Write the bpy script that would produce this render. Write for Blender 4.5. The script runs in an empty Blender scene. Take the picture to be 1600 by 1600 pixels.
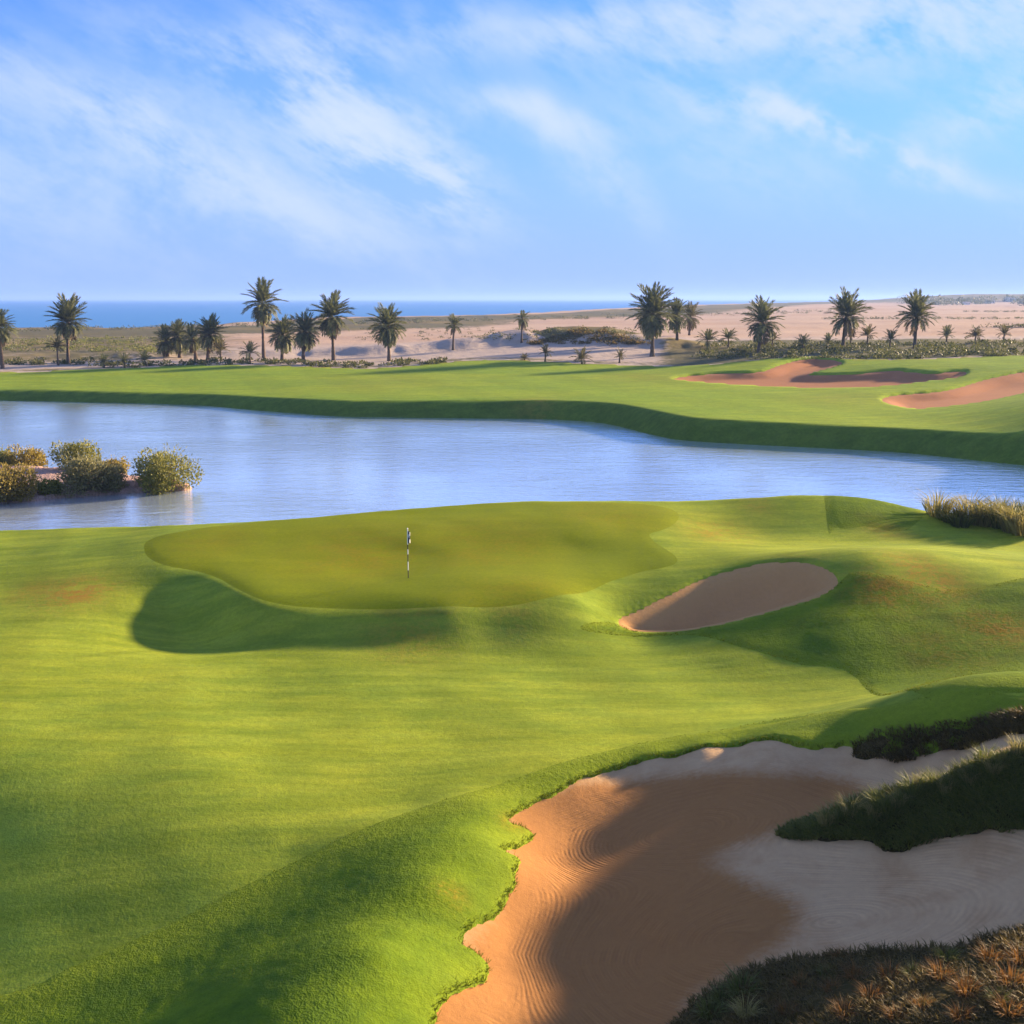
import bpy, math, random
import numpy as np
from mathutils import Vector, Matrix, Euler

random.seed(7)
RNG = np.random.default_rng(11)
R = math.radians
scene = bpy.context.scene
COL = scene.collection

# ---------------------------------------------------------------- camera
CAM_H = 12.0
PITCH = math.atan(333.0 / 1800.0)
cam_d = bpy.data.cameras.new('camera')
cam_d.sensor_width = 36.0
cam_d.sensor_fit = 'HORIZONTAL'
cam_d.lens = 36.0 * 1800.0 / 1600.0
cam_d.clip_start = 0.2
cam_d.clip_end = 60000
cam = bpy.data.objects.new('camera', cam_d)
COL.objects.link(cam)
cam.location = (0, 0, CAM_H)
cam.rotation_euler = (R(90) - PITCH, 0, 0)
scene.camera = cam

# ---------------------------------------------------------------- light and sky
SUN_EL, SUN_AZ = R(13.5), R(58)          # azimuth measured from +Y (view direction) towards +X (right)
SUN_DIR = Vector((math.sin(SUN_AZ) * math.cos(SUN_EL), math.cos(SUN_AZ) * math.cos(SUN_EL), math.sin(SUN_EL)))
SKY_STRENGTH = 0.075
scene.view_settings.view_transform = 'Standard'
scene.view_settings.look = 'None'
scene.view_settings.gamma = 1.0
scene.view_settings.exposure = 1.95
scene.view_settings.use_curve_mapping = False
scene.render.engine = 'CYCLES'
scene.cycles.use_denoising = True
scene.cycles.max_bounces = 5
scene.cycles.diffuse_bounces = 3
scene.cycles.glossy_bounces = 2
scene.cycles.volume_bounces = 1
scene.cycles.transparent_max_bounces = 8
scene.cycles.caustics_reflective = False
scene.cycles.caustics_refractive = False

sun_d = bpy.data.lights.new('sun', 'SUN')
sun_d.energy = 4.8
sun_d.angle = R(2.5)
sun_d.color = (1.0, 0.76, 0.48)
sun = bpy.data.objects.new('sun', sun_d)
COL.objects.link(sun)
sun.rotation_euler = SUN_DIR.to_track_quat('Z', 'Y').to_euler()


class NT:
    """tiny node-tree writer"""
    def __init__(self, tree):
        self.t = tree
        tree.nodes.clear()

    def n(self, kind, props=None, **ins):
        nd = self.t.nodes.new(kind)
        for k, v in (props or {}).items():
            setattr(nd, k, v)
        for k, v in ins.items():
            key = int(k[1:]) if k[0] == '_' and k[1:].isdigit() else k.replace('__', ' ')
            self.set(nd, key, v)
        return nd

    def set(self, nd, key, v):
        s = nd.inputs[key]
        if isinstance(v, bpy.types.NodeSocket):
            self.t.links.new(v, s)
        elif isinstance(v, bpy.types.Node):
            self.t.links.new(v.outputs[0], s)
        else:
            if hasattr(s.default_value, '__len__') and not hasattr(v, '__len__'):
                v = [v] * len(s.default_value)
            if hasattr(v, '__len__') and len(v) == 3 and len(s.default_value) == 4:
                v = (*v, 1)
            s.default_value = v

    def m(self, op, a, b=0.0, c=None, clamp=False):
        nd = self.n('ShaderNodeMath', {'operation': op, 'use_clamp': clamp}, _0=a, _1=b)
        if c is not None:
            self.set(nd, 2, c)
        return nd.outputs[0]

    def mix(self, f, a, b, blend='MIX'):
        nd = self.n('ShaderNodeMix', {'data_type': 'RGBA', 'blend_type': blend})
        self.set(nd, 0, f); self.set(nd, 6, a); self.set(nd, 7, b)
        return nd.outputs[2]

    def smooth(self, x, lo, hi):
        nd = self.n('ShaderNodeMapRange', {'interpolation_type': 'SMOOTHSTEP'})
        self.set(nd, 0, x); self.set(nd, 1, lo); self.set(nd, 2, hi)
        return nd.outputs[0]

    def noise(self, vec, scale, detail=3.0, rough=0.55, dist=0.0):
        return self.n('ShaderNodeTexNoise', None, Vector=vec, Scale=scale, Detail=detail, Roughness=rough, Distortion=dist).outputs[0]

    def attr(self, name):
        return self.n('ShaderNodeAttribute', {'attribute_name': name})

    def link(self, a, b):
        self.t.links.new(a, b)


def pix_dir(u, v):
    dx, dv = (u - 800) / 1800.0, (v - 800) / 1800.0
    return np.array([dx, math.cos(PITCH) - dv * math.sin(PITCH), -math.sin(PITCH) - dv * math.cos(PITCH)])


def make_world():
    w = bpy.data.worlds.new('World')
    scene.world = w
    w.use_nodes = True
    w.cycles.sampling_method = 'MANUAL'
    w.cycles.sample_map_resolution = 512
    N = NT(w.node_tree)
    sky = N.n('ShaderNodeTexSky', {'sky_type': 'NISHITA', 'sun_disc': False, 'sun_elevation': SUN_EL, 'sun_rotation': SUN_AZ,
                                   'air_density': 1.0, 'dust_density': 0.0, 'ozone_density': 3.0, 'altitude': 10})
    tc = N.n('ShaderNodeTexCoord')
    sep = N.n('ShaderNodeSeparateXYZ', None, Vector=tc.outputs['Generated'])
    x, y, z = sep.outputs
    az = N.m('ARCTAN2', x, y)
    el = N.m('ARCSINE', z)
    # streak coordinates: cirrus drawn out along a line falling to the right
    ca, sa = math.cos(R(-27)), math.sin(R(-27))
    s = N.m('ADD', N.m('MULTIPLY', az, ca), N.m('MULTIPLY', el, sa))
    t = N.m('ADD', N.m('MULTIPLY', az, -sa), N.m('MULTIPLY', el, ca))
    vec = N.n('ShaderNodeCombineXYZ', None, X=N.m('MULTIPLY', s, 5.0), Y=N.m('MULTIPLY', t, 10.0), Z=1.3).outputs[0]
    vec2 = N.n('ShaderNodeCombineXYZ', None, X=N.m('MULTIPLY', s, 11.0), Y=N.m('MULTIPLY', t, 26.0), Z=4.7).outputs[0]
    n1 = N.noise(vec, 1.0, 5, 0.66, 0.5)
    n2 = N.noise(vec2, 1.0, 5, 0.7, 0.0)
    wisp = N.m('ADD', N.m('MULTIPLY', n1, 0.6), N.m('MULTIPLY', n2, 0.4))
    wisp = N.smooth(wisp, 0.40, 0.63)

    blobs = [  # centre u, v, long axis px, short axis px, slope in degrees (down to the right), weight
        (565, 175, 160, 80, 38, 0.95), (650, 270, 110, 42, 28, 0.65), (400, 150, 220, 45, 25, 0.42), (260, 240, 330, 55, 24, 0.62),
        (60, 300, 260, 90, 12, 0.32), (430, 290, 130, 40, 25, 0.30), (845, 195, 105, 26, 14, 0.75), (930, 265, 120, 42, 45, 0.34),
        (1240, 185, 130, 20, 20, 0.95), (1380, 235, 150, 19, 22, 0.90), (1460, 285, 90, 16, 18, 0.35), (1300, 25, 440, 48, -2, 0.75),
        (1560, 175, 120, 40, -20, 0.50), (1130, 230, 190, 50, 20, 0.25), (900, 40, 400, 26, -4, 0.25), (1500, 70, 250, 60, -8, 0.30)]
    wv = N.n('ShaderNodeTexNoise', None, Vector=tc.outputs['Generated'], Scale=9.0, Detail=2.0, Roughness=0.6).outputs[1]
    wsep = N.n('ShaderNodeSeparateColor', None, Color=wv)
    az = N.m('ADD', az, N.m('MULTIPLY', N.m('SUBTRACT', wsep.outputs[0], 0.5), 0.11))
    el = N.m('ADD', el, N.m('MULTIPLY', N.m('SUBTRACT', wsep.outputs[1], 0.5), 0.07))
    tot = None
    for (u, v, la, sb, ang, wgt) in blobs:
        d = pix_dir(u, v); d = d / np.linalg.norm(d)
        a0, e0 = math.atan2(d[0], d[1]), math.asin(d[2])
        k = 0.86 / 1800.0
        c_, s_ = math.cos(R(-ang)), math.sin(R(-ang))
        da = N.m('SUBTRACT', az, a0); de = N.m('SUBTRACT', el, e0)
        p = N.m('ADD', N.m('MULTIPLY', da, c_ / (la * k)), N.m('MULTIPLY', de, s_ / (la * k)))
        q = N.m('ADD', N.m('MULTIPLY', da, -s_ / (sb * k)), N.m('MULTIPLY', de, c_ / (sb * k)))
        r2 = N.m('ADD', N.m('MULTIPLY', p, p), N.m('MULTIPLY', q, q))
        g = N.m('MULTIPLY', N.m('EXPONENT', N.m('MULTIPLY', r2, -0.75)), wgt)
        tot = g if tot is None else N.m('ADD', tot, g)
    # unseen rest of the dome: cirrus carried on, strengthened to raise ambient light
    big = N.noise(tc.outputs['Generated'], 2.1, 1, 0.5)
    front = N.m('MULTIPLY', N.smooth(y, 0.72, 0.9), N.smooth(z, 0.36, 0.22))
    gen = N.m('MULTIPLY', N.m('MULTIPLY', N.smooth(big, 0.40, 0.62), N.m('SUBTRACT', 1.0, front)), 0.85)
    gen = N.m('MULTIPLY', gen, N.smooth(z, 0.02, 0.12))
    tot = N.m('ADD', tot, gen)
    dens = N.m('MULTIPLY', tot, N.m('ADD', N.m('MULTIPLY', wisp, 1.6), 0.03))
    dens = N.m('MULTIPLY', N.m('SUBTRACT', 1.0, N.m('EXPONENT', N.m('MULTIPLY', dens, -1.35))), 0.97, clamp=True)
    skyc = N.mix(1.0, sky.outputs[0], SKY_TINT, 'MULTIPLY')
    hi = N.m('SUBTRACT', 1.0, N.smooth(z, 0.0, 0.26))
    skyc = N.mix(N.m('MULTIPLY', hi, HORIZON_MIX), skyc, HORIZON_COL)
    out = N.mix(dens, skyc, CLOUD_COL)
    bg = N.n('ShaderNodeBackground', None, Color=out, Strength=SKY_STRENGTH)
    wo = N.n('ShaderNodeOutputWorld')
    N.link(bg.outputs[0], wo.inputs[0])


SKY_TINT = (0.35, 0.515, 1.05)
HORIZON_COL = (1.15, 1.80, 3.5)
HORIZON_MIX = 0.92
CLOUD_COL = (2.45, 2.85, 3.6)
make_world()


# ---------------------------------------------------------------- numeric helpers
def vnoise(x, y, scale=1.0, seed=0, octaves=3, gain=0.5):
    """smooth value noise in [-1, 1]"""
    x = np.asarray(x, float) * scale; y = np.asarray(y, float) * scale
    tot = np.zeros_like(x); amp, norm = 1.0, 0.0
    for o in range(octaves):
        xi, yi = np.floor(x).astype(np.int64), np.floor(y).astype(np.int64)
        fx, fy = x - xi, y - yi
        fx, fy = fx * fx * (3 - 2 * fx), fy * fy * (3 - 2 * fy)

        def h(a, b):
            n = (a * 374761393 + b * 668265263 + (seed + o) * 974711) & 0x7fffffff
            n = ((n ^ (n >> 13)) * 1274126177) & 0x7fffffff
            return ((n ^ (n >> 16)) & 0xffff) / 32767.5 - 1.0
        a = h(xi, yi) * (1 - fx) + h(xi + 1, yi) * fx
        b = h(xi, yi + 1) * (1 - fx) + h(xi + 1, yi + 1) * fx
        tot += amp * (a * (1 - fy) + b * fy); norm += amp
        amp *= gain; x = x * 2.03 + 7.1; y = y * 2.03 + 3.7
    return tot / norm


def smoothstep(x, lo, hi):
    t = np.clip((x - lo) / (hi - lo), 0, 1)
    return t * t * (3 - 2 * t)


def unproject(u, v, z):
    d = pix_dir(u, v)
    k = (z - CAM_H) / d[2]
    return d[0] * k, d[1] * k


class TPS:
    """thin plate spline over (x / y, ln y), so that near and far are sculpted at their own scale"""
    def __init__(self, pts, lam=1e-3):
        W = np.array([(*unproject(u, v, z), z) for (u, v, z) in pts])
        self.p = self.dom(W[:, 0], W[:, 1])
        n = len(W)
        K = self.k(self.p, self.p) + lam * np.eye(n)
        P = np.hstack([np.ones((n, 1)), self.p])
        A = np.block([[K, P], [P.T, np.zeros((3, 3))]])
        sol = np.linalg.solve(A, np.concatenate([W[:, 2], np.zeros(3)]))
        self.w, self.a = sol[:n], sol[n:]

    @staticmethod
    def dom(x, y):
        y = np.maximum(y, 1.0)
        return np.stack([np.clip(x / y, -1.6, 1.6), np.log(y)], -1)

    @staticmethod
    def k(a, b):
        d2 = ((a[:, None, :] - b[None, :, :]) ** 2).sum(-1)
        return 0.5 * d2 * np.log(np.maximum(d2, 1e-12))

    def __call__(self, x, y):
        x = np.atleast_1d(np.asarray(x, float)); y = np.atleast_1d(np.asarray(y, float))
        sh = x.shape
        q = self.dom(x.ravel(), y.ravel())
        out = np.empty(len(q))
        for i in range(0, len(q), 40000):
            c = q[i:i + 40000]
            out[i:i + 40000] = self.k(c, self.p) @ self.w + self.a[0] + c @ self.a[1:]
        return out.reshape(sh)


def spline(pts, closed=True, per=5):
    """Catmull-Rom through the points"""
    p = np.array(pts, float); n = len(p); out = []
    for i in range(n if closed else n - 1):
        a, b, c, d = (p[(i + k) % n] if closed else p[min(max(i + k, 0), n - 1)] for k in (-1, 0, 1, 2))
        for t in np.arange(per) / per:
            out.append(0.5 * (2 * b + (c - a) * t + (2 * a - 5 * b + 4 * c - d) * t * t + (3 * b - a - 3 * c + d) * t ** 3))
    if not closed:
        out.append(p[-1])
    return np.array(out)


def sdf(poly, x, y, far=6.0):
    """signed distance to a polygon, negative inside; exact within `far` of it"""
    sh = np.shape(x)
    X, Y = np.ravel(x), np.ravel(y)
    res = np.full(X.shape, far)
    lo, hi = poly.min(0) - far, poly.max(0) + far
    idx = np.nonzero((X > lo[0]) & (X < hi[0]) & (Y > lo[1]) & (Y < hi[1]))[0]
    if len(idx) == 0:
        return res.reshape(sh)
    px, py = X[idx], Y[idx]
    d2 = np.full(px.shape, 1e18); ins = np.zeros(px.shape, bool)
    for (ax, ay), (bx, by) in zip(poly, np.roll(poly, -1, 0)):
        ex, ey = bx - ax, by - ay
        L = ex * ex + ey * ey + 1e-12
        t = np.clip(((px - ax) * ex + (py - ay) * ey) / L, 0, 1)
        d2 = np.minimum(d2, (px - ax - t * ex) ** 2 + (py - ay - t * ey) ** 2)
        if ay != by:
            cr = (ay > py) != (by > py)
            ins ^= cr & (px < (bx - ax) * (py - ay) / (by - ay) + ax)
    res[idx] = np.sqrt(d2) * np.where(ins, -1, 1)
    return res.reshape(sh)


def make_hit(H, near, far):
    def hit(u, v):
        d = pix_dir(u, v)
        lo, hi = near, far
        for n in (150, 24, 10):                  # march along the ray, then look closer
            ts = np.geomspace(lo, hi, n)
            x, y, z = d[0] * ts / d[1], ts, CAM_H + d[2] * ts / d[1]
            below = np.nonzero(z < H(x, y))[0]
            i = below[0] if len(below) else n - 1
            if i == 0:
                break
            lo, hi = ts[i - 1], ts[i]
        t = 0.5 * (lo + hi)
        return d[0] * t / d[1], t
    return hit


# ---------------------------------------------------------------- mesh helpers
def mesh_obj(name, verts, faces, mat=None, parent=None, smooth=True, attrs=None):
    """verts (n,3) float array, faces (m,3|4) int array -> one linked mesh object"""
    me = bpy.data.meshes.new(name)
    verts = np.asarray(verts, np.float32)
    if isinstance(faces, np.ndarray):
        k = faces.shape[1]
        me.vertices.add(len(verts)); me.vertices.foreach_set('co', verts.ravel())
        me.loops.add(faces.size); me.loops.foreach_set('vertex_index', faces.astype(np.int32).ravel())
        me.polygons.add(len(faces)); me.polygons.foreach_set('loop_start', np.arange(0, faces.size, k, dtype=np.int32))
        me.polygons.foreach_set('loop_total', np.full(len(faces), k, np.int32))
        me.update(calc_edges=True)
    else:
        me.from_pydata([tuple(map(float, v)) for v in verts], [], faces)
    me.polygons.foreach_set('use_smooth', np.full(len(me.polygons), smooth, bool))
    for an, av in (attrs or {}).items():
        av = np.asarray(av, np.float32)
        if av.ndim == 1:
            a = me.attributes.new(an, 'FLOAT', 'POINT'); a.data.foreach_set('value', av)
        else:
            a = me.attributes.new(an, 'FLOAT_COLOR', 'POINT')
            a.data.foreach_set('color', np.hstack([av, np.ones((len(av), 1), np.float32)]).ravel())
    if mat is not None:
        me.materials.append(mat)
    o = bpy.data.objects.new(name, me)
    COL.objects.link(o)
    if parent is not None:
        o.parent = parent
    return o


def tag(o, label=None, cat=None, group=None, kind=None):
    for k, v in (('label', label), ('category', cat), ('group', group), ('kind', kind)):
        if v:
            o[k] = v
    return o


def empty(name, loc=(0, 0, 0), rz=0.0, scale=1.0):
    o = bpy.data.objects.new(name, None)
    COL.objects.link(o)
    o.location = loc; o.rotation_euler = (0, 0, rz); o.scale = (scale,) * 3
    o.empty_display_size = 0.2
    return o


def polar_grid(r0, r1, ratio, th0, th1, dth):
    nr = int(math.log(r1 / r0) / math.log(1 + ratio)) + 1
    nt = int((th1 - th0) / dth) + 1
    r = r0 * (1 + ratio) ** np.arange(nr)
    th = np.linspace(th0, th1, nt)
    RR, TT = np.meshgrid(r, th, indexing='ij')
    X, Y = RR * np.sin(TT), RR * np.cos(TT)
    i = np.arange(nr * nt).reshape(nr, nt)
    F = np.stack([i[:-1, :-1], i[:-1, 1:], i[1:, 1:], i[1:, :-1]], -1).reshape(-1, 4)[:, ::-1]
    return X.ravel(), Y.ravel(), F


def sheet(name, X, Y, Z, F, keep, mat, attrs=None):
    """a terrain sheet: drops the faces none of whose corners is kept"""
    fk = keep[F].any(1)
    F = F[fk]
    used = np.unique(F)
    remap = np.full(len(X), -1, np.int64); remap[used] = np.arange(len(used))
    V = np.stack([X[used], Y[used], Z[used]], -1)
    return mesh_obj(name, V, remap[F], mat, attrs={k: np.asarray(v)[used] for k, v in (attrs or {}).items()})


# ---------------------------------------------------------------- materials
MATS = {}


def material(name):
    m = bpy.data.materials.new(name)
    m.use_nodes = True
    MATS[name] = m
    return m, NT(m.node_tree)


def finish(N, col, rough=0.9, bump=None, bump_s=0.3, bump_d=0.05, spec=0.2, sheen=0.0, trans=None):
    p = N.n('ShaderNodeBsdfPrincipled')
    N.set(p, 'Base Color', col); N.set(p, 'Roughness', rough); N.set(p, 'Specular IOR Level', spec)
    if sheen:
        N.set(p, 'Sheen Weight', sheen)
    if bump is not None:
        b = N.n('ShaderNodeBump', None, Strength=bump_s, Distance=bump_d, Height=bump)
        N.link(b.outputs[0], p.inputs['Normal'])
    sh = p.outputs[0]
    if trans is not None:
        tr = N.n('ShaderNodeBsdfTranslucent', None, Color=trans[1])
        mx = N.n('ShaderNodeMixShader', None, Fac=trans[0])
        N.link(sh, mx.inputs[1]); N.link(tr.outputs[0], mx.inputs[2])
        sh = mx.outputs[0]
    o = N.n('ShaderNodeOutputMaterial')
    N.link(sh, o.inputs[0])


def grass_material(name, c_a, c_b, c_dry, stripe=0.0, bump_s=0.35, bump_d=0.03, fine=18.0, stretch=(1, 1), patch=0.5, edge=None, streak=0.30):
    m, N = material(name)
    geo = N.n('ShaderNodeNewGeometry')
    pos = geo.outputs['Position']
    mp = N.n('ShaderNodeMapping', None, Vector=pos, Scale=(stretch[0], stretch[1], 1.0))
    big = N.noise(mp.outputs[0], 0.11, 2, 0.55, 0.4)
    mid = N.noise(mp.outputs[0], 0.9, 3, 0.6, 0.3)
    fin = N.noise(pos, fine, 1, 0.7)
    fin2 = N.noise(pos, fine * 0.28, 2, 0.6)
    f = N.m('ADD', N.m('MULTIPLY', N.smooth(big, 0.3, 0.7), patch), N.m('MULTIPLY', N.smooth(mid, 0.3, 0.7), 1 - patch))
    col = N.mix(f, c_a, c_b)
    if edge is not None:
        col = N.mix(N.m('MULTIPLY', N.attr('edge').outputs['Fac'], 0.85), col, edge)
    mp2 = N.n('ShaderNodeMapping', None, Vector=pos, Scale=(0.22, 1.5, 1.0), Rotation=(0, 0, 0.12))
    st = N.noise(mp2.outputs[0], 0.8, 4, 0.65, 0.0)
    sk = N.m('ADD', 1.0 - streak * 0.5, N.m('MULTIPLY', N.smooth(st, 0.28, 0.72), streak))
    col = N.mix(1.0, col, N.n('ShaderNodeCombineColor', None, Red=sk, Green=N.m('POWER', sk, 0.75), Blue=sk).outputs[0], 'MULTIPLY')
    dry = N.attr('dry').outputs['Fac']
    dn = N.m('MULTIPLY', dry, N.m('ADD', 0.15, N.m('MULTIPLY', N.smooth(N.m('ADD', N.m('MULTIPLY', mid, 0.5), N.m('MULTIPLY', fin2, 0.5)), 0.42, 0.58), 0.85)), clamp=True)
    col = N.mix(dn, col, c_dry)
    v = N.m('ADD', 0.52, N.m('ADD', N.m('MULTIPLY', fin, 0.50), N.m('MULTIPLY', fin2, 0.46)))
    col = N.mix(1.0, col, N.n('ShaderNodeCombineColor', None, Red=v, Green=v, Blue=v).outputs[0], 'MULTIPLY')
    if stripe:
        mow = N.attr('mow').outputs['Fac']
        w = N.m('SINE', mow)
        k = N.m('ADD', 1.0, N.m('MULTIPLY', N.smooth(w, -0.35, 0.35), stripe))
        col = N.mix(1.0, col, N.n('ShaderNodeCombineColor', None, Red=k, Green=k, Blue=k).outputs[0], 'MULTIPLY')
    h = N.m('ADD', fin, N.m('MULTIPLY', fin2, 1.6))
    finish(N, col, 0.9, h, bump_s, bump_d, 0.03)
    return m


def sand_material(name, c_floor, c_face, c_dark, rake=True, scale=1.0):
    m, N = material(name)
    geo = N.n('ShaderNodeNewGeometry')
    pos = geo.outputs['Position']
    n1 = N.noise(pos, 0.7 * scale, 4, 0.6, 0.3)
    n2 = N.noise(pos, 6.0 * scale, 4, 0.65)
    n3 = N.noise(pos, 45.0 * scale, 2, 0.6)
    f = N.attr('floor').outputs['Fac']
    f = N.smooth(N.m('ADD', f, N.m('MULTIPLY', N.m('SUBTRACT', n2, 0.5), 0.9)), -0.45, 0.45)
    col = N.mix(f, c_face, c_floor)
    col = N.mix(N.m('MULTIPLY', N.smooth(n1, 0.4, 0.75), 0.45), col, c_dark)
    v = N.m('ADD', 0.78, N.m('ADD', N.m('MULTIPLY', n2, 0.22), N.m('MULTIPLY', n3, 0.22)))
    col = N.mix(1.0, col, N.n('ShaderNodeCombineColor', None, Red=v, Green=v, Blue=v).outputs[0], 'MULTIPLY')
    h = N.m('ADD', N.m('MULTIPLY', n3, 0.35), N.m('MULTIPLY', n2, 0.8))
    if rake:
        ph = N.attr('rake').outputs['Fac']
        wob = N.m('MULTIPLY', N.noise(pos, 0.8, 2, 0.5), 5.0)
        s1 = N.m('SINE', N.m('ADD', N.m('MULTIPLY', ph, 62.0), wob))
        s2 = N.m('SINE', N.m('ADD', N.m('MULTIPLY', ph, 21.0), wob))
        br = N.smooth(N.noise(pos, 1.3, 3, 0.6), 0.38, 0.62)
        rk = N.m('MULTIPLY', N.m('ADD', N.m('MULTIPLY', s1, 0.34), N.m('MULTIPLY', s2, 0.28)), br)
        rk = N.m('MULTIPLY', rk, N.attr('rakew').outputs['Fac'])
        h = N.m('ADD', h, N.m('MULTIPLY', rk, 0.5))
        kk = N.m('ADD', 1.0, N.m('MULTIPLY', rk, 0.16))
        col = N.mix(1.0, col, N.n('ShaderNodeCombineColor', None, Red=kk, Green=kk, Blue=kk).outputs[0], 'MULTIPLY')
    finish(N, col, 0.95, h, 0.55, 0.045, 0.08)
    return m


M_FAIR = grass_material('fairway_turf', (0.250, 0.290, 0.024), (0.165, 0.230, 0.024), (0.32, 0.160, 0.025), stripe=0.09, streak=0.42, bump_s=0.40, bump_d=0.015, fine=18, stretch=(0.6, 1.6))
M_ROUGH = grass_material('rough_turf', (0.130, 0.190, 0.010), (0.075, 0.130, 0.012), (0.250, 0.130, 0.015), bump_s=0.45, bump_d=0.035, fine=24.0, patch=0.35, edge=(0.190, 0.240, 0.016))
M_GREEN = grass_material('putting_green_turf', (0.185, 0.215, 0.008), (0.150, 0.195, 0.009), (0.230, 0.165, 0.010), stripe=0.0, bump_s=0.1, bump_d=0.01, fine=22, stretch=(0.5, 1.4), streak=0.12)
M_SCRUB = grass_material('dune_scrub_ground', (0.060, 0.046, 0.015), (0.036, 0.040, 0.012), (0.10, 0.060, 0.018), bump_s=0.9, bump_d=0.12, fine=6.0, patch=0.4)
M_FARTURF = grass_material('far_turf', (0.225, 0.285, 0.022), (0.145, 0.230, 0.022), (0.22, 0.16, 0.03), stripe=0.07, bump_s=0.2, bump_d=0.05, fine=3.5, stretch=(0.3, 1.0), edge=(0.070, 0.120, 0.014))
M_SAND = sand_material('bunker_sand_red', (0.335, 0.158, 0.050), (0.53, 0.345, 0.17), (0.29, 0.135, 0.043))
M_SAND2 = sand_material('bunker_sand_brown', (0.50, 0.26, 0.095), (0.52, 0.28, 0.10), (0.45, 0.23, 0.085), rake=False)
M_SAND3 = sand_material('far_bunker_sand', (0.36, 0.155, 0.066), (0.34, 0.15, 0.07), (0.30, 0.125, 0.055), rake=False, scale=0.4)

WATER_Z = -2.0
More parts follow.
